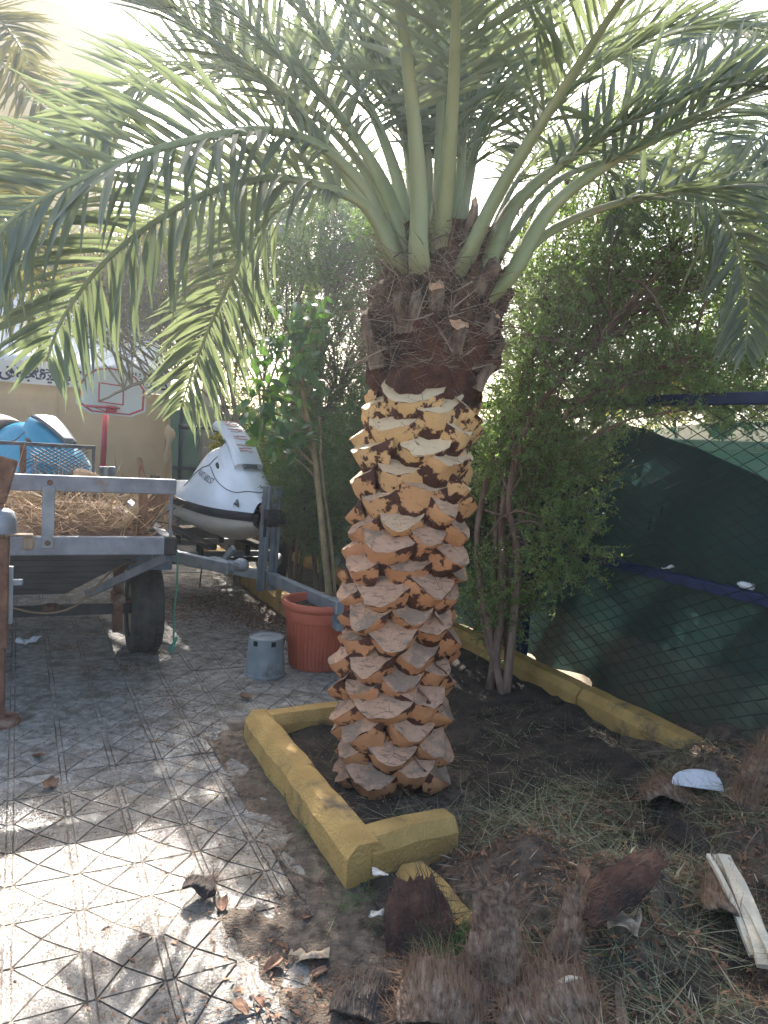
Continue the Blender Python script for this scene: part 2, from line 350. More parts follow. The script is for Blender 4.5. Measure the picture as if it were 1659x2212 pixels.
# shade net: woven cloth, partly see-through
def netmat(name, c, c2, op, tr):
    m = mat(name, c, c2, scale=3, rough=.8, bump=.3, bscale=200, transl=tr, tcol=tuple(x * 2.4 for x in c2), c3=(.075, .07, .05), scale3=2.6, t3=(.55, .72))
    t = m.node_tree; out = node(m, 'ShaderNodeOutputMaterial')[0]; sh = out.inputs['Surface'].links[0].from_socket
    tp = t.nodes.new('ShaderNodeBsdfTransparent'); mx = t.nodes.new('ShaderNodeMixShader'); mx.inputs['Fac'].default_value = op
    t.links.new(tp.outputs['BSDF'], mx.inputs[1]); t.links.new(sh, mx.inputs[2]); t.links.new(mx.outputs['Shader'], out.inputs['Surface'])
    return m
M['net'] = netmat('dark_green_shade_net', (.014, .038, .034), (.026, .058, .051), .90, .26)
M['net_sunlit'] = netmat('sunlit_shade_net', (.02, .09, .075), (.03, .13, .10), .6, .45)  # lighter teal: sunlight on the rear net layer put into its colour

# paving tiles: concrete with dirt, and a wet patch where the hose water still stands
def tilemat():
    m = mat('pressed_concrete_tile', (.19, .175, .152), (.35, .328, .292), 22, bump=.9, bscale=95, detail=10, rough=.8, c3=(.10, .08, .06), scale3=7, t3=(.48, .70), objrand=9)
    t = m.node_tree; N, Lk = t.nodes.new, t.links.new; bs = node(m, 'ShaderNodeBsdfPrincipled')[0]
    ge = N('ShaderNodeNewGeometry'); nz = N('ShaderNodeTexNoise'); nz.inputs['Scale'].default_value = 2.6; nz.inputs['Detail'].default_value = 6; nz.inputs['Roughness'].default_value = .6
    Lk(ge.outputs['Position'], nz.inputs['Vector'])
    ds = N('ShaderNodeVectorMath'); ds.operation = 'DISTANCE'; ds.inputs[1].default_value = (-.85, 2.2, 0); Lk(ge.outputs['Position'], ds.inputs[0])
    fr = N('ShaderNodeMapRange'); fr.inputs['From Min'].default_value = .35; fr.inputs['From Max'].default_value = 1.25; fr.inputs['To Min'].default_value = .34; fr.inputs['To Max'].default_value = -.16; Lk(ds.outputs['Value'], fr.inputs['Value'])
    ad = N('ShaderNodeMath'); ad.operation = 'ADD'; Lk(nz.outputs['Fac'], ad.inputs[0]); Lk(fr.outputs['Result'], ad.inputs[1])
    wt = N('ShaderNodeMapRange'); wt.inputs['From Min'].default_value = .56; wt.inputs['From Max'].default_value = .66; Lk(ad.outputs['Value'], wt.inputs['Value'])
    src = bs.inputs['Base Color'].links[0].from_socket
    mx = N('ShaderNodeMix'); mx.data_type = 'RGBA'; mx.blend_type = 'MULTIPLY'; Lk(wt.outputs['Result'], mx.inputs[0]); Lk(src, mx.inputs[6]); mx.inputs[7].default_value = (.55, .53, .51, 1)
    sp = N('ShaderNodeTexNoise'); sp.inputs['Scale'].default_value = 130; sp.inputs['Detail'].default_value = 4; Lk(ge.outputs['Position'], sp.inputs['Vector']); sr = N('ShaderNodeMapRange'); sr.inputs['From Min'].default_value = .60; sr.inputs['From Max'].default_value = .68; Lk(sp.outputs['Fac'], sr.inputs['Value'])
    sm_ = N('ShaderNodeMix'); sm_.data_type = 'RGBA'; Lk(sr.outputs['Result'], sm_.inputs[0]); Lk(mx.outputs[2], sm_.inputs[6]); sm_.inputs[7].default_value = (.075, .062, .05, 1); Lk(sm_.outputs[2], bs.inputs['Base Color'])
    rr = N('ShaderNodeMapRange'); rr.inputs['To Min'].default_value = .75; rr.inputs['To Max'].default_value = .10; Lk(wt.outputs['Result'], rr.inputs['Value']); Lk(rr.outputs['Result'], bs.inputs['Roughness'])
    bp = node(m, 'ShaderNodeBump')[0]; br = N('ShaderNodeMapRange'); br.inputs['To Min'].default_value = .9; br.inputs['To Max'].default_value = .35; Lk(wt.outputs['Result'], br.inputs['Value']); Lk(br.outputs['Result'], bp.inputs['Strength'])
    return m
M['tile'] = tilemat()

# ------------------------------------------------------------------ lettering meshes (made first, the scene is still small)
def text2d(s, size=1.0, shear=0.0, bold=0.0):
    c = bpy.data.curves.new('text_tmp', 'FONT'); c.body = s; c.size = size; c.shear = shear; c.resolution_u = 3; c.offset = bold
    o = bpy.data.objects.new('text_tmp', c); COL.objects.link(o)
    dg = bpy.context.evaluated_depsgraph_get(); me = o.evaluated_get(dg).to_mesh()
    V = np.array([v.co[:] for v in me.vertices]); F = [tuple(p.vertices) for p in me.polygons]
    o.evaluated_get(dg).to_mesh_clear(); bpy.data.objects.remove(o); bpy.data.curves.remove(c)
    return V, F
TX_REG = text2d('KWT.682.S7', .075, .25)
AR = {}
for _k, _t in dict(a='\ufee4\ufecc\ufedf\ufe8d', b='\ufe94\ufed8\ufef4\ufed3', c='\ufeaa\ufef4\ufee7', d='\ufecd\ufea4\ufedf', e='\ufeee\ufea0\ufedb',
                   f='\ufee6\ufee3\ufed5', g='\ufeb2\ufee4\ufedb', h='\ufeae\ufe92\ufed7', i='\ufea9\ufeee\ufe9f', j='\ufee2\ufef3\ufeae\ufedb').items():
    AR[_k] = text2d(_t, 1.0, 0, .022)

# ------------------------------------------------------------------ ground and paving
K0 = G(748, 1925)                                   # near outer corner of the planter kerb
def L2W(b, a, z=0.0): return K0 + DB * b + DA * a + UP * z
g = MB(); g.add([(-60, -60, -.06), (60, -60, -.06), (60, 60, -.06), (-60, 60, -.06)], [(0, 1, 2, 3)])
tag(build(g, 'ground', M['ground']), kind='structure')
pv = MB(); pv.add([L2W(-7, -3.2, -.0042), L2W(1.9, -3.2, -.0042), L2W(1.9, 12, -.0042), L2W(-7, 12, -.0042)], [(0, 1, 2, 3)])
pavement = build(pv, 'pavement', M['joint']); tag(pavement, kind='structure')
TS = .40
def tile_geo():
    mb = MB(); c = TS / 2; gr = .0024; bo = .010; zt, zb = 0.0, -.008
    def slab(poly):
        p = np.array(poly); ce = p.mean(0)
        top = np.column_stack([ce[0] + (p[:, 0] - ce[0]) * .985, ce[1] + (p[:, 1] - ce[1]) * .985, np.full(len(p), zt)])
        bot = np.column_stack([p[:, 0], p[:, 1], np.full(len(p), zb)]); n = len(p)
        mb.add(np.vstack([bot, top]), [tuple(range(n, 2 * n))] + [(i, (i + 1) % n, n + (i + 1) % n, n + i) for i in range(n)])
    for ix in (0, 1):
        for iy in (0, 1):
            x0, y0 = -c + ix * c, -c + iy * c; x1, y1 = x0 + c, y0 + c
            a0, b0, a1, b1 = x0 + .003, y0 + .003, x1 - .003, y1 - .003
            i0, j0, i1, j1 = x0 + bo * 1.7 + .0075, y0 + .002, x1 - .002, y1 - .002
            cx, cy = (x0 + x1) / 2, (y0 + y1) / 2; q = gr * 1.5
            slab([(a0, b0), (a0 + bo * 1.7, b0), (a0 + bo * 1.7, b1), (a0, b1)])
            slab([(i0 + q, j0), (i1 - q, j0), (cx, cy - q)]); slab([(i1, j0 + q), (i1, j1 - q), (cx + q, cy)])
            slab([(i1 - q, j1), (i0 + q, j1), (cx, cy + q)]); slab([(i0, j1 - q), (i0, j0 + q), (cx - q, cy)])
    return np.vstack(mb.v), mb.f
TV, TF = tile_geo()
tile_me = bpy.data.meshes.new('paving_tile'); tile_me.from_pydata([tuple(v) for v in TV], [], TF); tile_me.update(); tile_me.materials.append(M['tile'])
cells = []
for i in range(-17, 5):
    for j in range(-8, 30):
        b, a = (i + .5) * TS - .02, (j + .5) * TS
        if b > -.1 and -.55 < a < 1.42: continue
        if b > 1.0: continue
        p = L2W(b, a); pr = proj(p); q = p - cC
        vis = pr[2] > .4 and -140 < pr[0] < IW + 140 and 900 < pr[1] < IH + 140
        cells.append((not vis, np.linalg.norm(q), b, a))
cells.sort()
far = MB(); nt_ = 0
for nv, ds, b, a in cells:
    p = L2W(b, a); rot = math.atan2(DB[1], DB[0])
    if not nv and nt_ < 290:
        o = bpy.data.objects.new('paving_tile', tile_me); COL.objects.link(o); o.parent = pavement
        o.location = (p[0], p[1], -.0005 + rng.uniform(-.002, .002)); o.rotation_euler = (rng.normal(0, .006), rng.normal(0, .006), rot + rng.normal(0, .003)); nt_ += 1
    else:
        far.box(p + UP * -.007, (TS - .01, TS - .01, .012), (DB, DA, UP))
tag(build(far, 'paving_field', M['tile'], pavement), kind='stuff')

# soil bed inside the planter and along the fence
sb = MB(); nu, nv_ = 60, 70; wv = Wav(5, 3); wv2 = Wav(17, 4)
SV = []
for i in range(nu):
    for j in range(nv_):
        b = .08 + 1.95 * i / (nu - 1); a = -1.9 + 3.14 * j / (nv_ - 1); p = L2W(b, a)
        zz = .035 + .018 * wv(p) + .010 * wv2(p)
        if a < -.05: zz = -.004 + .012 * wv(p) + .008 * wv2(p) + .02
        SV.append(p + UP * zz)
sb.grid(SV, nu, nv_)
soil = build(sb, 'soil_bed', M['soil'], smooth=True); tag(soil, kind='structure')
sb = MB(); SV = []
for i in range(20):
    for j in range(80):
        b = 1.06 + .98 * i / 19; a = 1.20 + 7.6 * j / 79; p = L2W(b, a); SV.append(p + UP * (.036 + .014 * wv(p) + .008 * wv2(p)))
sb.grid(SV, 20, 80); tag(build(sb, 'fence_bed', M['soil'], smooth=True), kind='structure')

# ------------------------------------------------------------------ kerbs (ochre painted concrete blocks)
def kerb_block(parent, p, q, w=.15, h=.155, ch=.045, z0=-.03, jit=.004):
    p, q = np.array(p, float), np.array(q, float); y = nrm(q - p); x = np.cross(y, UP)
    prof = [(-w / 2, z0), (w / 2, z0), (w / 2, h - ch), (w / 2 - ch * .8, h), (-w / 2 + ch * .8, h), (-w / 2, h - ch)]
    mb = MB(); n = 9; L = np.linalg.norm(q - p); V = []
    wob = Wav(12, int(abs(p[0] * 91 + p[1] * 57) * 10) % 1000)
    off = rng.normal(0, jit, 2)
    for i in range(n):
        t = i / (n - 1); sh = 1.0 if 0 < i < n - 1 else .955
        for (a, b) in prof:
            c = p + (q - p) * t + x * (a * sh + off[0]) + UP * (b * (1 if b < 0 else (sh + 1) / 2) + off[1])
            V.append(c + x * .0035 * wob(c) + UP * (.003 * wob(c * 1.3) if b > 0 else 0))
    k = len(prof)
    F = [(i * k + a, i * k + (a + 1) % k, (i + 1) * k + (a + 1) % k, (i + 1) * k + a) for i in range(n - 1) for a in range(k)] + [tuple(range(k - 1, -1, -1)), tuple(range((n - 1) * k, n * k))]
    mb.add(V, F); return build(mb, 'kerb_block', M['kerb'], parent)
kroot = thing('planter_border', 'ochre yellow painted kerb blocks around the soil bed of the palm', 'kerb', L2W(0, 0))
def kerb_run(parent, p, q, nblk, gap=.008, **kw):
    p, q = np.array(p), np.array(q); d = (q - p) / nblk; e = nrm(q - p) * gap / 2
    for i in range(nblk): kerb_block(parent, p + d * i + e, p + d * (i + 1) - e, **kw)
hw = .075
kerb_run(kroot, L2W(hw, 0), L2W(hw, 1.30), 2)
kerb_block(kroot, L2W(.09, hw + .002), L2W(.44, hw + .012))
kerb_run(kroot, L2W(.10, 1.30 - hw), L2W(1.06, 1.30 - hw), 2)
kerb_run(kroot, L2W(1.06, 1.30 - hw), L2W(1.06, 6.6), 8)
lroot = thing('low_kerb', 'low half buried yellow kerb blocks covered with dirt beside the fibre heap', 'kerb', L2W(.2, -.1))
kerb_block(lroot, L2W(.235, -.02), L2W(.235, -.36), w=.13, h=.075, ch=.03)
kerb_block(lroot, L2W(.31, -.31), L2W(.72, -.29), w=.13, h=.065, ch=.03)
froot = thing('fence_kerb', 'long straight ochre yellow kerb running under the chain link fence', 'kerb', L2W(2.0, 1.0))
FK0 = G(1590, 1715); fkb = float((FK0 - K0) @ DB) + .02
kerb_run(froot, L2W(fkb, -.55), L2W(fkb, 7.6), 10, w=.16, h=.15)

# ------------------------------------------------------------------ yellow building
AX = (DB, DA, UP)
bd = thing('apartment_building', 'tall cream yellow rendered building with one small white framed window behind the palm fronds', 'building', L2W(-3, 14))
w = MB(); BR = .62
def bquad(mb, b0, b1, z0, z1, a=14.0, th=.25): mb.box(L2W((b0 + b1) / 2, a + th / 2, (z0 + z1) / 2), (b1 - b0, th, z1 - z0), AX)
wb0, wb1, wz0, wz1 = -.58, .06, 6.78, 7.50
bquad(w, -9, wb0, 0, 9.2); bquad(w, wb1, BR, 0, 9.2); bquad(w, wb0, wb1, 0, wz0); bquad(w, wb0, wb1, wz1, 9.2)
w.box(L2W(BR - .13, 18, 4.6), (.25, 7.4, 9.2), AX); w.box(L2W(-4.2, 18.0, 9.1), (9.5, 7.4, .2), AX)
build(w, 'wall', M['wall_yellow'], bd)
sm = MB(); sm.box(L2W(-4.2, 13.995, 8.62), (9.5, .012, .02), AX); build(sm, 'wall_joint', M['concrete'], bd)
cn = MB()
for k, (pr, z0, z1) in enumerate(((.10, 9.2, 9.34), (.22, 9.34, 9.46), (.36, 9.46, 9.75))):
    cn.box(L2W((-9 + BR + pr) / 2, 14 + 3.5 - pr / 2, (z0 + z1) / 2), (9 + BR + pr, 7 + pr, z1 - z0), AX)
build(cn, 'cornice', M['white_trim'], bd)
wf = MB()
for (b0, b1, z0, z1) in ((wb0 - .06, wb0 + .10, wz0 - .06, wz1 + .06), (wb1 - .10, wb1 + .06, wz0 - .06, wz1 + .06), (wb0 + .10, wb1 - .10, wz1 - .09, wz1 + .06), (wb0 + .10, wb1 - .10, wz0 - .06, wz0 + .07)):
    bquad(wf, b0, b1, z0, z1, 13.96, .12)
win = build(wf, 'window', M['white_trim'], bd)
wp = MB(); bquad(wp, wb0 + .08, wb1 - .08, wz0 + .05, wz1 - .05, 14.10, .02); build(wp, 'pane', M['glass'], win)
wbm = MB(); bquad(wbm, wb0 + .10, wb1 - .10, wz0 + .36, wz0 + .40, 14.04, .05); build(wbm, 'glazing_bar', M['white_trim'], win)
fn = MB(); bquad(fn, wb0 + .15, wb1 - .2, wz0 + .1, wz0 + .5, 14.06, .03); build(fn, 'fan_panel', M['fan_blue'], win)
fd = MB(); fd.lathe([(.001, -.02), (.10, -.02), (.115, -.01), (.115, .0)], L2W((wb0 + wb1) / 2 - .03, 14.055, wz0 + .31), 20, (DB, UP, DA)); build(fd, 'fan_grille', M['white_trim'], win)

# ------------------------------------------------------------------ tent with calligraphy band
TA, TB0, TB1, TZ = 7.0, -5.0, .60, 1.87
tent = thing('canvas_tent', 'beige canvas tent with a white band of navy Arabic calligraphy along its top', 'tent', L2W(-2, TA + 1))
mb = MB(); nu, nv_ = 120, 14; V = []; fw = Wav(2.3, 11)
for i in range(nu):
    for j in range(nv_):
        b = TB0 + (TB1 - TB0) * i / (nu - 1); z = TZ * j / (nv_ - 1)
        V.append(L2W(b, TA + .03 * math.sin(b * 2.6 + 1) * (1 - z / TZ * .6) + .012 * fw(A3(b * 3, z, 0)) + (.10 * (1 - z / TZ) * max(0, (b - .1) / .5)), z))
mb.grid(V, nu, nv_, thick=.02); canv = build(mb, 'wall_canvas', M['canvas'], tent, True)
mb = MB()
for bb in (-3.2, -1.9, -.62):
    mb.tube([L2W(bb, TA - .035, .0), L2W(bb + .01, TA - .03, 1.0), L2W(bb, TA - .03, TZ)], .008, 6)
build(mb, 'canvas_seam', M['canvas'], canv)
mb = MB(); V = []
for i in range(10):
    for j in range(14):
        t = i / 9; z = TZ * j / 13; V.append(L2W(TB1 + .02 + .05 * math.sin(t * 9 + z * 2), TA + .05 + 2.6 * t, z))
mb.grid(V, 10, 14, thick=.02); build(mb, 'side_canvas', M['canvas'], tent, True)
mb = MB(); mb.tube(catmull([L2W(.57, TA - .06, 1.52), L2W(.60, TA - .10, 1.4), L2W(.585, TA - .09, 1.25), L2W(.56, TA - .07, 1.05)], 12), [.012, .03, .055, .065, .06, .04, .026, .022, .024, .03, .03, .02], 10)
build(mb, 'tied_flap', M['canvas'], tent, True)
band = MB(); band.box(L2W((TB0 + TB1) / 2, TA - .055, TZ + .115), (TB1 - TB0, .02, .23), AX)
bando = build(band, 'calligraphy_band', M['canvas_white'], tent)
mb = MB(); V = []
for i in range(40):
    for j in range(8):
        b = TB0 + (TB1 - TB0) * i / 39; t = j / 7; V.append(L2W(b, TA + .02 + 1.6 * t, TZ + .232 + 1.0 * t - .12 * math.sin(math.pi * t) + .02 * math.sin(b * 5)))
mb.grid(V, 40, 8, thick=.02); build(mb, 'roof_canvas', M['canvas_white'], tent, True)
mb = MB()
for i in range(36):
    b = TB0 + (TB1 - TB0) * i / 35; mb.box(L2W(b, TA - .02, TZ + .24), (.02, .12, .012), AX)
build(mb, 'ridge_tie', M['canvas_white'], tent)
keys = list(AR)
mb = MB(); bcur = TB0 + .05; kk = 0; random.seed(5)
while bcur < TB1 - .10:
    lay = [(0, .055), (3, .125)]; adv = .0
    for li, (sh_, z0) in enumerate(lay):
        Vt, Ft = AR[keys[(kk * 3 + li * 4 + sh_) % len(keys)]]; s = (.17, .125)[li]
        wdt = Vt[:, 0].max() * s
        if bcur + wdt + (.0, .03, .06)[li] > TB1 - .02: continue
        W2 = np.array([L2W(bcur + (.0, .03, .06)[li] + v[0] * s, TA - .068 - .001 * li, TZ + z0 + v[1] * s * 1.05) for v in Vt])
        inside = (W2[:, 2] > TZ + .005).all() and (W2[:, 2] < TZ + .229).all()
        if not inside: W2[:, 2] = np.clip(W2[:, 2], TZ + .008, TZ + .222)
        mb.add(W2, Ft); adv = max(adv, wdt * (.86 if li == 0 else .7))
    bcur += max(.10, adv); kk += 1
build(mb, 'calligraphy', M['navy'], bando)

# ------------------------------------------------------------------ basketball hoop
HA, HB = 6.0, -.19
hp = thing('basketball_hoop', 'red and white basketball hoop on a red pole in front of the tent', 'basketball hoop', L2W(HB - .0, HA))
mb = MB(); mb.tube([L2W(HB - .03, HA, 0), L2W(HB - .03, HA, 1.05)], .036, 14); build(mb, 'pole', M['red'], hp, True)
mb = MB(); mb.tube([L2W(HB - .03, HA, 1.04), L2W(HB - .015, HA, 1.62)], .028, 14); mb.tube([L2W(HB - .03, HA, 1.02), L2W(HB - .03, HA, 1.07)], .041, 14); build(mb, 'upper_pole', M['red'], hp, True)
mb = MB(); mb.box(L2W(HB - .03, HA, .03), (.5, .42, .06), AX, 0, .02); build(mb, 'base', M['blackplastic'], hp)
bx = nrm(DB * .97 + DA * .10); by = UP; bn = nrm(np.cross(bx, by))         # board frame, bn towards the viewer
BC = L2W(HB + .02, HA - .07, 1.80)
outl = [(-.33, -.13), (-.20, -.215), (.20, -.225), (.345, -.16), (.35, .06), (.25, .19), (.12, .25), (-.02, .262), (-.15, .24), (-.27, .16), (-.325, .05)]
mb = MB(); mb.prism([BC + bx * x + by * y for x, y in outl], bn * .022); bdo = build(mb, 'backboard', M['board'], hp)
def outline_strip(mb, poly, w_in, w_out, off):
    c = np.mean(poly, 0); n = len(poly)
    pi = [c + (np.array(p) - c) * w_in for p in poly]; po = [c + (np.array(p) - c) * w_out for p in poly]
    for k in range(n):
        q = [po[k], po[(k + 1) % n], pi[(k + 1) % n], pi[k]]; mb.prism([BC + bx * x + by * y + bn * off for x, y in q], bn * .003)
mb = MB(); outline_strip(mb, outl, .885, .945, .022); sq = [(-.125, -.10), (.125, -.115), (.125, .085), (-.125, .10)]; outline_strip(mb, sq, .88, 1.0, .022)
build(mb, 'red_border', M['red'], bdo)
mb = MB(); RC = BC + bn * .20 + by * -.15 - bx * .12; th = np.linspace(0, 2 * math.pi, 41)
mb.tube([RC + bn * .16 * math.sin(t) + bx * .16 * math.cos(t) for t in th], .010, 8, cap=False); build(mb, 'rim', M['red'], hp, True)
mb = MB(); mb.box(BC + bn * .05 + by * -.165, (.10, .05, .075), (bx, bn, by), 0, .006)
for s in (-1, 1): mb.beam(BC + bn * .03 + bx * .04 * s - by * .19, RC + bx * .08 * s - bn * .10, .008, .008)
build(mb, 'rim_bracket', M['red'], hp)

# ------------------------------------------------------------------ wheel helper (axis along x dir)
def wheel(parent, c, axis, R=.29, W=.205, lugs=44):
    c = np.array(c, float); z = UP; y = nrm(np.cross(z, axis)); ax3 = (y, z, np.array(axis))
    k = 56; hwid = W / 2
    prof = [(R * .60, -hwid * .72), (R * .66, -hwid * .92), (R * .80, -hwid), (R * .92, -hwid * .96), (R * .975, -hwid * .84), (R * .99, -hwid * .55), (R * .978, -hwid * .50), (R * .978, -hwid * .42), (R, -hwid * .37),
            (R, -hwid * .12), (R * .98, -hwid * .08), (R * .98, hwid * .08), (R, hwid * .12), (R, hwid * .37), (R * .978, hwid * .42), (R * .978, hwid * .50), (R * .99, hwid * .55), (R * .975, hwid * .84), (R * .92, hwid * .96), (R * .80, hwid), (R * .66, hwid * .92), (R * .60, hwid * .72), (R * .6, -hwid * .72)]
    mb = MB(); mb.lathe(prof, c, k, ax3)
    for i in range(lugs):
        for s, ph in ((-1, 0), (1, .5), (0, .25)):
            t = 2 * math.pi * (i + ph) / lugs; d = y * math.cos(t) + z * math.sin(t); e = -y * math.sin(t) + z * math.cos(t)
            mb.box(c + d * (R + .001) + np.array(axis) * s * hwid * .66 , (.012, W * (.15 if s else .10), .008), (nrm(e + np.array(axis) * .5 * (s or .6)), np.array(axis), d))
    wh = build(mb, 'wheel', M['rubber'], parent); auto_smooth(wh, 30)
    mb = MB(); mb.lathe([(.001, -hwid * .35), (R * .25, -hwid * .35), (R * .30, -hwid * .5), (R * .5, -hwid * .45), (R * .56, -hwid * .75), (R * .62, -hwid * .78), (R * .6, 0), (R * .62, hwid * .78), (R * .56, hwid * .75), (R * .5, hwid * .1), (R * .2, hwid * .1), (.001, hwid * .2)], c, 32, ax3)
    rm = build(mb, 'rim', M['rim'], wh); auto_smooth(rm, 30)
    mb = MB(); mb.lathe([(.001, -hwid * .62), (R * .14, -hwid * .6), (R * .15, -hwid * .3)], c, 16, ax3); build(mb, 'hub', M['black_metal'], wh)
    return wh

# ------------------------------------------------------------------ cargo trailer
Q0 = P(376, 1199, 4.2)                                   # right bottom corner of the end beam
TAZ = math.radians(-25); ta = A3(math.sin(TAZ), math.cos(TAZ), 0); tb = A3(math.cos(TAZ), -math.sin(TAZ), 0); TX = (tb, ta, UP)
def TL(b, a, z): return Q0 + tb * b + ta * a + UP * (z - Q0[2])
trl = thing('cargo_trailer', 'grey galvanised cargo trailer loaded with dry palm cuttings, its corrugated apron facing out', 'trailer', TL(-.6, .8, 0))
Z0 = Q0[2]; WB = 1.55
mb = MB(); mb.box(TL(-.045 - WB / 2, .03, Z0 + .05), (WB - .01, .06, .10), TX, 0, .006); build(mb, 'lower_beam', M['galv'], trl)
mb = MB(); mb.box(TL(-.022, .03, Z0 + .05), (.075, .066, .105), TX, 0, .008); build(mb, 'beam_cap', M['blackplastic'], trl)
mb = MB(); mb.box(TL(-WB / 2, .03, Z0 + .385), (WB, .05, .085), TX, 0, .005); build(mb, 'upper_rail', M['galv'], trl)
for bpos in (-.655, -1.45):
    mb = MB(); mb.box(TL(bpos, -.006, Z0 + .205), (.062, .010, .33), TX, 0, .003)
    po = build(mb, 'post', M['galv2'], trl)
    mb = MB()
    for zz in (Z0 + .07, Z0 + .39): mb.lathe([(.001, .012), (.013, .010), (.015, 0)], TL(bpos + (.0 if zz < Z0 + .2 else .005), -.011 if zz < Z0 + .2 else .004, zz), 8, (tb, UP, -ta))
    build(mb, 'bolt', M['rust'], po)
mb = MB(); mb.tube([TL(-.02, .03, Z0 + .10), TL(-.02, .03, Z0 + .345)], .010, 8); build(mb, 'corner_rod', M['galv'], trl)
# bed, side beams, side rails
mb = MB()
for b_ in (-.03, -WB + .03): mb.box(TL(b_, 1.28, Z0 + .05), (.06, 2.42, .098), TX, 0, .005)
build(mb, 'side_beam', M['galv'], trl)
mb = MB(); mb.box(TL(-WB / 2, 1.28, Z0 + .03), (WB - .13, 2.42, .02), TX); build(mb, 'bed_floor', M['apron'], trl)
mb = MB(); mb.box(TL(-WB + .03, 1.28, Z0 + .385), (.045, 2.42, .08), TX, 0, .005)
for a_ in (.9, 1.8): mb.box(TL(-WB + .03, a_, Z0 + .22), (.05, .05, .26), TX)
build(mb, 'side_rail', M['galv'], trl)
# corrugated sloping apron: each fold a slat
A0, A1 = TL(0, .055, Z0 - .003), TL(0, .42, .475)
nsl = 7
for i in range(nsl):
    t0, t1 = i / nsl, (i + .86) / nsl; r0, r1 = -.16 - .40 * t0, -.16 - .40 * t1
    p0, p1 = A0 + (A1 - A0) * t0, A0 + (A1 - A0) * t1; sl_n = nrm(np.cross(tb, A1 - A0)); 
    V = []
    for (pp, rr, off) in ((p0, r0, .0), (p0 + (p1 - p0) * .16, r0, .022), (p0 + (p1 - p0) * .78, r1, .022), (p1, r1, 0)):
        V += [pp + tb * rr - sl_n * -off * 1, pp + tb * (-WB + .02) + sl_n * off]
    mb = MB(); m_ = len(V) // 2
    F = [(2 * k, 2 * k + 2, 2 * k + 3, 2 * k + 1) for k in range(m_ - 1)] + [(0, 1, 2 * m_ - 1, 2 * m_ - 2), tuple(2 * k for k in range(m_))[::-1], tuple(2 * k + 1 for k in range(m_))]
    mb.add(V, F); build(mb, 'apron_slat', M['apron'], trl)
mb = MB(); mb.beam(TL(-.03, .05, Z0 - .02), P(188, 1284, 4.62), .03, .045); build(mb, 'diagonal_brace', M['galv'], trl)
WC = TL(-.055, .80, .29); WC[2] = .288
wheel(trl, WC, tb)
wheel(trl, TL(-WB + .055, .80, .288), tb)
mb = MB(); mb.box(TL(-.055, .80, .60), (.26, .55, .012), TX); mb.box(TL(-.055, .535, .655), (.26, .012, .11), TX); mb.box(TL(.07, .80, .66), (.012, .55, .11), TX)
mb.box(TL(-.055, .80, .70), (.1, .5, .16), TX)
build(mb, 'mudguard', M['mudguard'], trl)
mb = MB(); mb.beam(TL(-.12, .80, .29), TL(-WB + .12, .80, .29), .06, .06); build(mb, 'axle', M['black_metal'], trl)
mb = MB(); mb.box(TL(-.22, .80, .45), (.06, .10, .62), TX); mb.tube([TL(-.22, .70, .37), TL(-.22, .90, .37)], .04, 10); mb.box(TL(-.2, .8, .345), (.12, .14, .02), TX)
build(mb, 'suspension', M['rust'], trl)
mb = MB(); mb.tube(catmull([TL(-.16, .35, Z0 - .1), TL(-.28, .45, .62), TL(-.5, .5, .38), TL(-.75, .5, .36), TL(-1.05, .45, .52), TL(-1.3, .4, .7)], 24), .006, 5); build(mb, 'slack_cable', M['rope'], trl)
mb = MB(); mb.tube([TL(-1.5, .55, .52), TL(-.9, .65, .345)], .035, 10); mb.lathe([(.001, 0), (.05, 0), (.05, .03), (.03, .035)], TL(-.62, .66, .33), 14); build(mb, 'rusty_pipe', M['rust'], trl)
# expanded mesh headboard
HBp = lambda b, z: TL(b, 2.46, z)
mb = MB(); mb.beam(HBp(-.28, 1.285), HBp(-1.6, 1.285), .025, .03); mb.beam(HBp(-.295, 1.29), HBp(-.295, Z0 + .1), .025, .025, up=ta)
hb = build(mb, 'headboard_frame', M['darksteel'], trl)
mb = MB(); mb.box(HBp(-.83, (1.275 + Z0 + .1) / 2), (.05, .03, 1.275 - Z0 - .1), TX); build(mb, 'headboard_post', M['rust'], trl)
A_, B_ = [], []
z0m, z1m = Z0 + .1, 1.275
for k in range(-14, 14):
    for s in (-1, 1):
        b0 = -.56 + k * .052; zz = np.linspace(z0m, z1m, 14)
        bb = b0 + s * (zz - z0m) * 1.75
        for q in range(13):
            if -.81 < bb[q] < -.30 and -.81 < bb[q + 1] < -.30: A_.append(HBp(bb[q], zz[q]) + ta * .002 * s); B_.append(HBp(bb[q + 1], zz[q + 1]) + ta * .002 * s)
Vm, Fm = prisms(A_, B_, .004, .004, 4); mkobj('expanded_mesh', Vm, Fm, M['darksteel'], hb)
# draw bar with hitch coupler reaching to the right
dbar = []
# rusty prop stand at the trailer's corner
jx = P(2, 1180, 3.55); jx[2] = 0
rj = thing('prop_stand', 'rusty steel prop stand with a dented grey cap at the trailer corner', 'stand', jx)
mb = MB(); mb.box(jx + UP * .66, (.075, .075, .56), TX, 0, .008); build(mb, 'upper_tube', M['rust'], rj)
mb = MB(); mb.box(jx + UP * .20, (.055, .055, .40), TX, 0, .006); mb.lathe([(.001, .03), (.09, .03), (.10, .012), (.10, 0)], jx, 16); build(mb, 'lower_tube', M['rust'], rj)
mb = MB(); mb.lathe([(.07, 0), (.068, .06), (.055, .10), (.03, .115), (.001, .118)], jx + UP * .945, 18); build(mb, 'cap', M['galv'], rj, True)
mb = MB(); mb.box(jx + UP * .938 + tb * .03, (.22, .12, .012), TX, 0, .003); mb.box(jx + UP * .90 + tb * .12, (.05, .10, .07), TX, 0, .01); build(mb, 'bracket', M['stub'], rj)
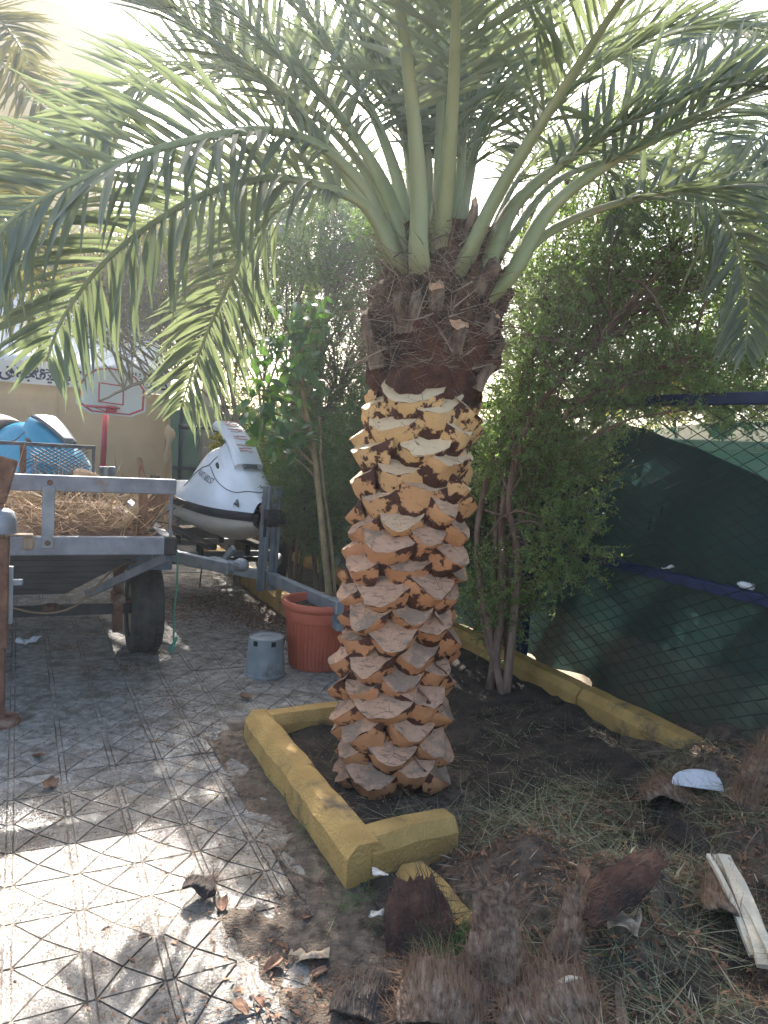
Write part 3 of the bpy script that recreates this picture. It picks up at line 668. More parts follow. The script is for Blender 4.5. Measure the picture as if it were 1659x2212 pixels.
mb = MB(); mb.box(jx + UP * 1.20 + tb * -.01 - ta * .02, (.11, .02, .22), (nrm(tb + UP * -.25), ta, nrm(UP + tb * .25)), 0, .01); mb.box(jx + UP * 1.08 - tb * .02, (.06, .02, .1), TX); build(mb, 'lug_plate', M['rust'], rj)
mb = MB(); mb.box(jx + UP * .64 + tb * .045, (.02, .03, .28), TX); mb.box(jx + UP * .70 + tb * .07, (.06, .03, .03), TX, 0, .006); build(mb, 'latch', M['galv2'], rj)

# ------------------------------------------------------------------ stand-up jet skis
def lerp_tab(t, tab):
    xs = [a for a, _ in tab]; ys = [b for _, b in tab]; return np.interp(t, xs, ys)
def smooth_tab(t, tab):
    xs = np.array([a for a, _ in tab]); ys = np.array([b for _, b in tab])
    # monotone-ish smooth interpolation by averaging linear samples
    return np.mean([np.interp(np.clip(t + d, xs[0], xs[-1]), xs, ys) for d in np.linspace(-.06, .06, 7)], axis=0)
def jet_ski(name, label, nose, fwd, zb, deck_mat, hull_mat, L=2.2, text=True):
    """nose: point under the bow at bumper height; fwd: heading; zb: bumper height"""
    fwd = nrm(fwd); rt = nrm(np.cross(fwd, UP)); base = np.array(nose, float); base[2] = 0
    root = thing(name, label, 'jet ski', base)
    def W3(x, y, z): return base + rt * x + fwd * (y - L) + UP * (zb + z)
    hwT = [(0, .29), (.2, .33), (.5, .345), (.75, .32), (.88, .25), (.95, .16), (1, .035)]
    dkT = [(0, .10), (.25, .13), (.40, .20), (.50, .42), (.58, .52), (.66, .50), (.76, .42), (.86, .34), (.93, .22), (1, .05)]
    klT = [(0, -.22), (.5, -.26), (.75, -.24), (.9, -.17), (1, -.05)]
    ns = 56; T = np.linspace(0, 1, ns)
    # upper deck
    V = []; kx = 25
    for t in T:
        h_ = smooth_tab(t, hwT); d = smooth_tab(t, dkT)
        for j in range(kx):
            s = -1 + 2 * j / (kx - 1); a = abs(s)
            if a > .62: x = np.sign(s) * (h_ * (.80 + .20 * (a - .62) / .38)); z = d * .42 * (1 - (a - .62) / .38) ** .8
            else: x = np.sign(s) * h_ * .80 * (a / .62) ** .82; z = d * (.42 + .58 * (1 - (a / .62) ** 2.6))
            V.append(W3(x, t * L, z + .03))
    mb = MB(); mb.grid(V, ns, kx); mb.add([V[j] for j in range(kx)], [tuple(range(kx))])
    deck = build(mb, 'deck', deck_mat, root); auto_smooth(deck, 50)
    # hull
    V = []; kh = 17
    for t in T:
        h_ = smooth_tab(t, hwT); kz = smooth_tab(t, klT)
        for j in range(kh):
            s = -1 + 2 * j / (kh - 1); a = abs(s)
            if a > .7: x = np.sign(s) * h_ * (.90 + .10 * (a - .7) / .3); z = kz * .52 * (1 - (a - .7) / .3)
            else: x = np.sign(s) * h_ * .90 * a / .7; z = kz * (.52 + .48 * (1 - (a / .7) ** 1.5))
            V.append(W3(x, t * L, z - .03))
    mb = MB(); mb.grid(V, ns, kh); mb.add([V[j] for j in range(kh)], [tuple(range(kh))[::-1]]); hull = build(mb, 'hull', hull_mat, root); auto_smooth(hull, 40)
    # rubber bumper
    V = []
    for i in range(2 * ns):
        t = T[i] if i < ns else T[2 * ns - 1 - i]; sg = 1 if i < ns else -1; h_ = smooth_tab(t, hwT)
        n_out = rt * sg + fwd * (1.2 if t > .93 else 0); n_out = nrm(n_out)
        c = W3(sg * h_, t * L, 0); V += [c - n_out * .012 + UP * .034, c + n_out * .016 + UP * .034, c + n_out * .022, c + n_out * .016 - UP * .036, c - n_out * .012 - UP * .036]
    mb = MB(); n = 2 * ns; mb.add(V, [(i * 5 + a, i * 5 + (a + 1) % 5, ((i + 1) % n) * 5 + (a + 1) % 5, ((i + 1) % n) * 5 + a) for i in range(n) for a in range(5)])
    bum = build(mb, 'bumper', M['blackplastic'], root); auto_smooth(bum, 40)
    # hood seam and vent, window panel
    me = deck.data; bvh = BVHTree.FromPolygons([v.co + Vector(base) for v in me.vertices], [tuple(p.vertices) for p in me.polygons])
    def drop(x, y, side=0, off=.004):
        """point on the deck above (x,y)"""
        o = Vector(W3(x, y, 2.0)); h = bvh.ray_cast(o, Vector((0, 0, -1)))
        return (np.array(h[0]) + np.array(h[1]) * off) if h[0] is not None else W3(x, y, .1)
    def line_on(pts, r, nm, m_):
        q = catmull([(x, y, 0) for x, y in pts], 40); mb = MB(); mb.tube([drop(a[0], a[1], off=.001) for a in q], r, 5); return build(mb, nm, m_, deck, True)
    for s in (-1, 1):
        line_on([(s * .07, .70 * L), (s * .16, .685 * L), (s * .215, .66 * L), (s * .235, .60 * L), (s * .25, .55 * L), (s * .262, .46 * L), (s * .265, .40 * L)], .006, 'hood_seam', M['smoke'])
        line_on([(s * .215, .665 * L), (s * .225, .76 * L), (s * .205, .84 * L), (s * .15, .905 * L), (s * .06, .945 * L), (0, .955 * L)], .005, 'hood_seam', M['smoke'])
    # nose cowl with the handle pole pivot
    V = []; na, nb = 15, 21
    for i in range(na):
        t = i / (na - 1); y = (.66 + .275 * t) * L; hh = .185 * math.sqrt(max(0, 1 - (max(0, t - .35) / .66) ** 2)) * (1 if t > .1 else .85 + 1.5 * t)
        top = .60 - .30 * t ** 1.7
        for j in range(nb):
            a = math.pi * j / (nb - 1); x = -math.cos(a) * hh; V.append(W3(x, y, .24 + (top - .24) * math.sin(a) ** .6 - .1 * t))
    mb = MB(); mb.grid(V, na, nb); mb.add([V[j] for j in range(nb)], [tuple(range(nb))]); cowl = build(mb, 'nose_cowl', deck_mat, root); auto_smooth(cowl, 60)
    V = []
    for i in range(9):
        t = i / 8; y = (.70 + .16 * t) * L; ww = .125 * (1 - .55 * t); zt = .60 - .30 * (((y / L) - .66) / .275) ** 1.7 - .1 * (((y / L) - .66) / .275)
        for j in range(7):
            x = -ww + 2 * ww * j / 6; V.append(W3(x, y, .006 + .24 + (zt - .24) * 1.0 - .35 * (x) ** 2 * 2 + .012))
    mb = MB(); mb.grid(V, 9, 7, thick=.02); build(mb, 'window_panel', M['smoke'], cowl, True)
    for s in (-1, 1):
        mb = MB(); mb.tube(catmull([W3(s * .172, .70 * L, .395), W3(s * .183, .725 * L, .372), W3(s * .186, .75 * L, .345)], 8), [.006, .016, .02, .021, .02, .018, .012, .004], 8); build(mb, 'vent', M['blackplastic'], cowl, True)
    if not text: return root, W3
    # handle pole: broad, arching back from the cowl
    path = catmull([W3(0, .84 * L, .38), W3(0, .76 * L, .53), W3(0, .65 * L, .655), W3(0, .56 * L, .715), W3(0, .51 * L, .70)], 26); T2 = nrm(np.gradient(path, axis=0)); V = []; kk = 14
    for i, p in enumerate(path):
        t = i / 25; nn = nrm(np.cross(rt, T2[i])); ww = .125 - .02 * t; dd = .045
        if t > .93: ww *= .8; dd *= .7
        for a in range(kk):
            th_ = 2 * math.pi * a / kk; cx, sx = math.cos(th_), math.sin(th_)
            V.append(p + rt * ww * np.sign(cx) * abs(cx) ** .5 + nn * dd * np.sign(sx) * abs(sx) ** .7)
    mb = MB(); mb.add(V, [(i * kk + a, i * kk + (a + 1) % kk, (i + 1) * kk + (a + 1) % kk, (i + 1) * kk + a) for i in range(25) for a in range(kk)] + [tuple(range(kk))[::-1], tuple(range(25 * kk, 26 * kk))])
    hpole = build(mb, 'handle_pole', deck_mat, root); auto_smooth(hpole, 50)
    mb = MB(); hbz = W3(0, .50 * L, .685); mb.tube(catmull([hbz - rt * .36 + fwd * -.10, hbz - rt * .16, hbz, hbz + rt * .16, hbz + rt * .36 + fwd * -.10], 17), .014, 8); mb.box(hbz, (.16, .08, .06), (rt, fwd, UP), 0, .01)
    hbar = build(mb, 'handlebar', M['blackplastic'], hpole, True)
    for s in (-1, 1):
        mb = MB(); mb.tube([hbz + rt * s * .25 + fwd * -.045, hbz + rt * s * .37 + fwd * -.105], .021, 10); build(mb, 'grip', M['blackplastic'], hpole, True)
    if text:
        # registration number laid on the port side of the deck
        Vt, Ft = TX_REG; mb = MB(); PV = []
        wdt = Vt[:, 0].max()
        for v in Vt:
            y = .585 * L + v[0] * .95; h = bvh.ray_cast(Vector(W3(1.2, y, .275 - .16 * v[0] + v[1] * 1.0)), Vector(-rt)); PV.append((np.array(h[0]) + rt * .004) if h[0] is not None else W3(.3, y, .2))
        mb.add(PV, Ft); build(mb, 'registration_number', M['navy'], deck)
        mb = MB(); c = drop(.16, .93 * L); mb.add([drop(.165 + .022 * math.cos(a), .93 * L + .03 * math.sin(a), off=.003) for a in np.linspace(0, 6.28, 17)[:-1]], [tuple(range(16))]); build(mb, 'oval_emblem', M['smoke'], deck)
        # faded red print on the pole: slanted broken strokes
        mb = MB(); g2 = np.random.default_rng(3)
        for k in range(11):
            i0 = 4 + k * 1.45; ii = int(i0); p = path[ii]; nn = nrm(np.cross(rt, T2[ii])); up_ = nn if nn[2] > 0 else -nn
            c = p + up_ * .0475; e1 = nrm(T2[ii] + rt * .35); wid = g2.uniform(.05, .085)
            for q in range(3):
                cc = c + rt * (q - 1) * .038 + T2[ii] * g2.uniform(-.012, .012); mb.box(cc, (wid * .62, .012, .003), (rt, e1, up_))
        tag(build(mb, 'red_print', M['logo_red'], hpole), kind='stuff')
    return root, W3
jf = nrm(A3(.515, -.857, 0))
NOSE = P(566, 1118, 5.95)
ski, SK = jet_ski('jet_ski', 'white stand-up jet ski with black bumper and raised handle pole on a trailer', NOSE, jf, NOSE[2], M['gel_white'], M['gel_cream'])
jb = nrm(A3(.90, -.43, 0)); NB = P(206, 1052, 6.35)
ski2, SK2 = jet_ski('jet_ski', 'turquoise jet ski behind the mesh headboard of the cargo trailer', NB, jb, NB[2] - .02, M['gel_blue'], M['gel_blue'], text=False)
mb = MB(); c0 = SK2(0, .90, .45); V = []
for i in range(10):
    for j in range(13):
        a = math.pi * j / 12; V.append(SK2(-math.cos(a) * .24, .45 + .72 * i / 9, .22 + (.36 - .004 * (i - 5) ** 2) * math.sin(a) ** .7))
mb.grid(V, 10, 13, thick=.02); build(mb, 'seat_cover', M['brown_cover'], ski2, True)
mb = MB()
for k, (y0, z0, y1, z1) in enumerate(((1.02, .10, 1.14, .10), (1.14, .10, 1.14, .17), (1.14, .17, 1.02, .17), (1.02, .17, 1.02, .25), (1.02, .25, 1.14, .25))):
    mb.beam(SK2(.30, y0, z0), SK2(.30, y1, z1), .03, .022)
build(mb, 'red_numeral', M['logo_red'], ski2)

# ------------------------------------------------------------------ jet ski trailers
def ski_trailer(name, label, W3, fwd, tongue_end, wheel_y, zf, post_y, post_top, lean, L=2.2, zhull=-.30, mats=None, base=None, coupler=True, axw=.62):
    m_ = mats or M['galv2']; fwd = nrm(fwd); rt = nrm(np.cross(fwd, UP)); b0 = W3(0, L, 0); b0[2] = 0
    root = thing(name, label, 'trailer', b0); AXT = (rt, fwd, UP)
    def Z(x, y, z): q = W3(x, y, 0); q[2] = z; return q
    vtx = Z(0, post_y, zf)
    mb = MB(); mb.beam(vtx - fwd * .05, tongue_end, .055, .085, bev=.005); build(mb, 'tongue', m_, root)
    mb = MB()
    for s in (-1, 1): mb.beam(vtx, Z(s * .42, post_y - .75, zf), .05, .075, bev=.004); mb.beam(Z(s * .42, post_y - .75, zf), Z(s * .42, .1, zf), .05, .075, bev=.004)
    build(mb, 'frame_rail', m_, root)
    mb = MB(); mb.beam(Z(-.42, .55, zf), Z(.42, .55, zf), .06, .06); mb.beam(Z(-.42, 1.3, zf), Z(.42, 1.3, zf), .05, .05); build(mb, 'cross_member', m_, root)
    mb = MB(); mb.beam(Z(-axw, wheel_y, .26), Z(axw, wheel_y, .26), .05, .05); build(mb, 'axle', M['black_metal'], root)
    for s in (-1, 1):
        mb = MB(); mb.box(Z(s * .22, 1.0, zf + .12), (.09, 1.3, .05), AXT, 0, .01); build(mb, 'bunk', M['black_metal'], root)
        mb = MB()
        for yy in (.55, 1.3): mb.box(Z(s * .22, yy, zf + .06), (.05, .06, .14), AXT)
        build(mb, 'bunk_bracket', M['black_metal'], root)
        wheel(root, Z(s * axw, wheel_y, .25), rt, R=.25, W=.16, lugs=36)
    pt = vtx + UP * (post_top - zf) + fwd * lean
    mb = MB()
    for s in (-1, 1): mb.beam(vtx + rt * s * .045 - UP * .12, pt + rt * s * .045, .012, .075, up=rt); mb.beam(vtx + rt * s * .045 + fwd * .036 - UP * .1, pt + rt * s * .045 + fwd * .036, .045, .008, up=rt)
    post = build(mb, 'winch_post', m_, root)
    mb = MB(); wc = vtx + (pt - vtx) * .66 + fwd * .09; mb.tube([wc - rt * .07, wc + rt * .07], .05, 16); mb.box(wc - fwd * .05, (.13, .10, .13), AXT, 0, .01); mb.beam(wc + rt * .08, wc + rt * .09 + fwd * .02 - UP * .14, .015, .02, up=rt); build(mb, 'winch', M['black_metal'], root)
    mb = MB(); sc_ = vtx + (pt - vtx) * .62 - fwd * .07; mb.prism([sc_ + UP * .09 + rt * -.05, sc_ - fwd * .05 + rt * -.05 + UP * .11, sc_ - fwd * .01 + rt * -.05, sc_ - fwd * .06 - UP * .08 + rt * -.05, sc_ - UP * .06 + rt * -.05], rt * .10); build(mb, 'bow_stop', M['rust'], root)
    return root, post, vtx, pt
tend = P(735, 1314, 4.62)
zf = P(560, 1256, 5.62)[2]
wt, wpost, wv0, wpt = ski_trailer('boat_trailer', 'galvanised jet ski trailer whose tongue rests over the terracotta pot', SK, jf, tend, .95, zf, 2.36, P(592, 1056, 5.5)[2], .04)
mb = MB(); rt_ = nrm(np.cross(jf, UP)); cs = wv0 + (wpt - wv0) * .34 - rt_ * .0535; mb.box(cs + rt_ * .0 + jf * .0, (.002, .062, .085), (rt_, jf, UP)); 
build(mb, 'sticker', M['sticker'], wpost)
mb = MB(); e = tend; td = nrm(tend - wv0); mb.beam(e - td * .30 - UP * .085, e + td * .02 - UP * .12, .05, .05, bev=.004); mb.box(e - td * .06 - UP * .04, (.07, .02, .10), (nrm(np.cross(td, UP)), td, UP)); mb.box(e - td * .14, (.062, .02, .094), (nrm(np.cross(td, UP)), td, UP)); build(mb, 'tongue_jack', M['galv2'], wt)
zf2 = .50
cpl = P(522, 1232, 5.25)
wt2, wp2, wv2_, wpt2 = ski_trailer('boat_trailer', 'grey trailer under the turquoise jet ski, its long drawbar ending in a ball coupler', SK2, jb, cpl - jb * .10, .75, cpl[2] - .02, 2.30, P(215, 1008, 6.2)[2], .03)
mb = MB(); cd = nrm(cpl - wv2_); cx_ = nrm(np.cross(cd, UP)); mb.beam(cpl - cd * .34 + UP * .02, cpl - cd * .04 + UP * .02, .075, .07, bev=.012); mb.tube(catmull([cpl - cd * .06 + UP * .03, cpl + UP * .035, cpl + cd * .05 + UP * .02], 8), [.035, .045, .05, .052, .05, .045, .035, .015], 12); mb.beam(cpl - cd * .18 + UP * .06, cpl - cd * .10 + UP * .15, .03, .04); build(mb, 'ball_coupler', M['galv2'], wt2)
mb = MB(); mb.tube([cpl - cd * .45 + UP * .04, cpl - cd * .445 - UP * .05, cpl - cd * .46 - UP * .2], .005, 5); build(mb, 'safety_cable', M['blackplastic'], wt2)
mb = MB(); rp = P(383, 1190, 4.9); mb.tube(catmull([rp, rp - UP * .2 + tb * .006, rp - UP * .42 - tb * .004, A3(rp[0], rp[1], .02)], 14), .006, 5); mb.tube(catmull([A3(rp[0] + .02, rp[1], .10), A3(rp[0], rp[1], .06), A3(rp[0] - .02, rp[1], .005)], 6), .012, 6)
tag(build(mb, 'rope', M['rope_green'], ori=(rp[0], rp[1], 0)), 'thin green rope hanging from the trailer corner to the paving', 'rope')

# ------------------------------------------------------------------ terracotta pot, bucket
PC = G(676, 1452) + A3(.0, .16, 0) ; PC[2] = 0
pot = thing('flower_pot', 'large ribbed terracotta coloured plastic pot beside the palm trunk', 'flower pot', PC)
Rt = .235; Hh = .44
prof = [(.001, .0), (.165, .0), (.172, .012), (.205, .31), (.207, .315), (.215, .32), (.222, .355), (.222, .385), (.235, .395), (Rt + .008, .41), (Rt + .008, Hh - .012), (Rt, Hh), (Rt - .02, Hh), (Rt - .028, Hh - .012), (.195, .37), (.19, .33)]
mb = MB(); mb.lathe(prof, PC, 72); po = build(mb, 'pot_body', M['terracotta'], pot); auto_smooth(po, 40)
mb = MB()
for k in range(48):
    t = 2 * math.pi * k / 48; d = A3(math.cos(t), math.sin(t), 0); mb.beam(PC + d * .175 + UP * .02, PC + d * .2045 + UP * .305, .011, .007, up=d)
build(mb, 'rib', M['terracotta'], po)
mb = MB(); V = []
for i in range(14):
    for j in range(24):
        r = .198 * i / 13; t = 2 * math.pi * j / 23; V.append(PC + A3(r * math.cos(t), r * math.sin(t), Hh - .06 + .012 * math.sin(9 * r * 8 + 3 * t)))
mb.grid(V, 14, 24); build(mb, 'potting_soil', M['soil'], pot, True)
BCt = G(566, 1466) + A3(0, .10, 0); BCt[2] = 0
bk = thing('bucket', 'upturned dirty grey plastic bucket next to the terracotta pot', 'bucket', BCt)
mb = MB(); mb.lathe([(.128, 0), (.128, .012), (.122, .018), (.108, .225), (.106, .24), (.098, .243), (.096, .236), (.06, .236), (.055, .239), (.04, .239), (.036, .234), (.001, .234)], BCt, 40); bo = build(mb, 'bucket_body', M['bucket'], bk); auto_smooth(bo, 40)
for t in (-2.05, -1.0, .3):
    mb = MB(); d = A3(math.cos(t), math.sin(t), 0); mb.box(BCt + d * .109 + UP * .215, (.028, .006, .03), (nrm(np.cross(UP, d)), d, UP)); build(mb, 'slot', M['blackplastic'], bk)

# ------------------------------------------------------------------ chain link fence with shade net
FB = 2.2; FTOP, FMID = 1.82, .86
fc = thing('chain_link_fence', 'chain link fence with navy blue rails and posts along the yellow kerb', 'fence', L2W(FB, 2))
for a_ in (-.55, 2.0, 4.5, 7.0, 9.5):
    mb = MB(); mb.box(L2W(FB, a_, .95), (.06, .06, 1.86), AX, 0, .004); build(mb, 'post', M['fence_blue'], fc)
mb = MB(); mb.box(L2W(FB, 4.6, FTOP), (.055, 10.6, .06), AX, 0, .004); build(mb, 'top_rail', M['fence_blue'], fc)
mb = MB(); mb.box(L2W(FB + .005, 4.6, FMID), (.06, 10.4, .055), AX, 0, .004); build(mb, 'middle_rail', M['fence_blue'], fc)
# woven diamonds
pitch = .072; A_, B_ = [], []
zs = np.arange(.13, FTOP - .02, pitch / 2)
for k in range(int(7.6 / pitch)):
    a0 = -.6 + k * pitch
    for q in range(len(zs) - 1):
        s0 = pitch / 2 * (1 if (q + k) % 2 else -1); w0 = .006 * (1 if q % 2 else -1)
        A_.append((FB - .036 + w0 * .3, a0 + s0, zs[q])); B_.append((FB - .036 - w0 * .3, a0 - s0, zs[q + 1]))
A_ = np.array(A_); B_ = np.array(B_); fwv = Wav(2.0, 21)
def fpos(q): return K0 + DB * (q[:, :1] + .012 * fwv(q)[:, None]) + DA * q[:, 1:2] + UP * q[:, 2:]
Vm, Fm = prisms(fpos(A_), fpos(B_), .0028, .0028, 3); tag(mkobj('wire_mesh', Vm, Fm, M['wire'], fc), kind='stuff')
# main net: hangs behind the wire, top edge sagging, heavy folds
nt_root = thing('shade_net', 'dark green shade net hanging in folds behind the chain link fence', 'net', L2W(FB + .1, 2))
def net_panel(name, m_, topf, botf, a0, a1, off, seed, amp=.05, nu=130, nv=46, fold=None):
    w1 = Wav(3.0, seed); w2 = Wav(9.0, seed + 1); V = []
    for i in range(nu):
        a = a0 + (a1 - a0) * i / (nu - 1); zt, zb = topf(a), botf(a)
        for j in range(nv):
            t = j / (nv - 1); z = zb + (zt - zb) * t; ph = (a * 1.1 + z * .75)
            d = amp * (.6 * w1(A3(ph * 1.6, z * .4, 0)) + .35 * w2(A3(ph * 1.2, z * .3, 1)))
            if fold: d += fold(a, z)
            V.append(L2W(FB + off + abs(d) * 1.0 + .02, a, z))
    mb = MB(); mb.grid(V, nu, nv, thick=.003); return build(mb, name, m_, nt_root, True)
net_panel('net_cloth', M['net'], lambda a: float(np.interp(a, [-1.2, .1, .6, 1.1, 1.35, 1.7, 2.3, 4, 9.5], [1.22, 1.34, 1.52, 1.66, 1.70, 1.60, 1.52, 1.6, 1.6])), lambda a: .02, -1.2, 9.5, .03, 31,
          amp=.075, fold=lambda a, z: .055 * math.sin((a * 2.2 + z * 1.6) * 3.1) * max(0, 1.15 - z) + .045 * math.sin((a * 1.5 + z * 2.1) * 4.3 + 1.0) * max(0, z - .75))
net_panel('upper_net', M['net_sunlit'], lambda a: float(np.interp(a, [-1.2, .4, 1.0, 1.6, 2.2, 9.5], [1.74, 1.72, 1.70, 1.62, 1.72, 1.76])), lambda a: .95, -1.2, 9.5, .16, 41, amp=.03, nu=90, nv=16)
# neighbour yard: pale ledge wall and slatted barrier, seen over and through the net
nw = thing('garden_wall', 'pale concrete ledge wall in the yard behind the fence', 'wall', L2W(4.6, 4))
mb = MB(); mb.box(L2W(4.6, 3.0, .80), (.2, 13, 1.6), AX); build(mb, 'wall_body', M['concrete'], nw)
mb = MB(); mb.box(L2W(4.58, 3.0, 1.65), (.34, 13.1, .09), AX, 0, .01); build(mb, 'coping', M['concrete'], nw)
# white bottle and scrap on the middle rail
mb = MB(); ba = float(np.interp(.22, [0, 1], [0, 1])); bp = L2W(FB - .01, .30, FMID + .062); mb.lathe([(r_ * .62, z_ * .62) for r_, z_ in ((.001, 0), (.024, .002), (.027, .01), (.027, .10), (.022, .118), (.012, .128), (.012, .14), (.001, .141))], bp + DA * -.05 - UP * .011, 18, (DB, UP, DA))
tag(build(mb, 'bottle', M['plastic_white'], ori=bp, smooth=True), 'small white bottle lying on the blue middle rail of the fence', 'bottle')
mb = MB(); bp = L2W(FB - .01, .78, FMID + .03); g3 = Wav(60, 5)
V = []
for i in range(9):
    for j in range(9): 
        q = bp + DA * (.055 * (i / 8 - .5)) + DB * (.035 * (j / 8 - .5)); V.append(q + UP * (.010 + .007 * g3(q)))
mb.grid(V, 9, 9, thick=.004); tag(build(mb, 'crumpled_foil', M['plastic_white'], ori=bp), 'crumpled scrap of white foil on the blue middle rail', 'litter')

# far pillar and blue fence behind the hedge
fp = thing('gate_pillar', 'cream rendered pillar far behind the white jet ski', 'pillar', L2W(3.05, 10.0) * 0 + P(447, 1100, 11) * A3(1, 1, 0))
pc = P(447, 1000, 11) * A3(1, 1, 0)
mb = MB(); mb.box(pc + UP * 1.1, (.20, .20, 2.2), AX, 0, .01); build(mb, 'shaft', M['concrete'], fp)
mb = MB(); mb.box(pc + UP * 2.25, (.28, .28, .1), AX, 0, .01); build(mb, 'cap', M['concrete'], fp)
ff = thing('panel_fence', 'dark blue metal fence far behind the white jet ski', 'fence', P(500, 1000, 11.4) * A3(1, 1, 0))
fq = P(510, 1000, 11.3) * A3(1, 1, 0)
for k in range(-4, 5):
    mb = MB(); mb.box(fq + DB * k * .42 + UP * .95, (.05, .05, 1.9), AX); build(mb, 'post', M['fence_blue'], ff)
mb = MB(); mb.box(fq + UP * 1.85, (3.6, .05, .06), AX); mb.box(fq + UP * .9, (3.6, .05, .06), AX); build(mb, 'rail', M['fence_blue'], ff)
mb = MB(); mb.box(fq + DA * .06 + UP * .9, (3.6, .03, 1.7), AX); build(mb, 'backing_sheet', M['net'], ff)

# ------------------------------------------------------------------ the date palm
axis_px = [(838, 1762, 3.27), (846, 1560, 3.27), (862, 1330, 3.25), (884, 1110, 3.23), (912, 880, 3.22), (940, 700, 3.22), (958, 590, 3.24), (966, 530, 3.25)]
AXP = catmull([P(*q) for q in axis_px], 80); AXP[0][2] = min(AXP[0][2], -.02)
palm = thing('date_palm', 'date palm with freshly trimmed scaly trunk and long arching grey green fronds', 'palm tree', A3(AXP[0][0], AXP[0][1], 0))
zA = AXP[:, 2]
def axis(z): return A3(np.interp(z, zA, AXP[:, 0]), np.interp(z, zA, AXP[:, 1]), z)
ZTOP = zA[-1]
def rad(z): return float(np.interp(z, [0, .35, .9, 1.3, 1.62, 1.80, 2.0, 2.15, 2.3], [.215, .218, .222, .215, .215, .25, .285, .30, .24]))
mb = MB(); nz_, na = 110, 64; V = []; w1 = Wav(26, 61); w2 = Wav(60, 62)
for i in range(nz_):
    z = -.05 + (ZTOP + .10) * i / (nz_ - 1)
    for j in range(na):
        t = 2 * math.pi * j / na; d = A3(math.cos(t), math.sin(t), 0); r = rad(z) - (.05 if z < 1.6 else .02 + .03 * max(0, (1.75 - z) / .15)); p = axis(z) + d * r
        am = .010 if z < 1.7 else .018
        V.append(p + d * (am * w1(p) + am * .6 * w2(p)))
mb.add(V, [(i * na + a, i * na + (a + 1) % na, (i + 1) * na + (a + 1) % na, (i + 1) * na + a) for i in range(nz_ - 1) for a in range(na)] + [tuple(range((nz_ - 1) * na, nz_ * na))],)
# upper zone gets the red brown fibre mat
for fi in range(len(mb.f)):
    pass
zc = np.array([np.vstack(mb.v)[list(f)][:, 2].mean() for f in mb.f]); mb.m = [1 if 1.60 < z < 1.98 else 0 for z in zc]
build(mb, 'trunk', [M['fibre'], M['fibre_red']], palm, True)

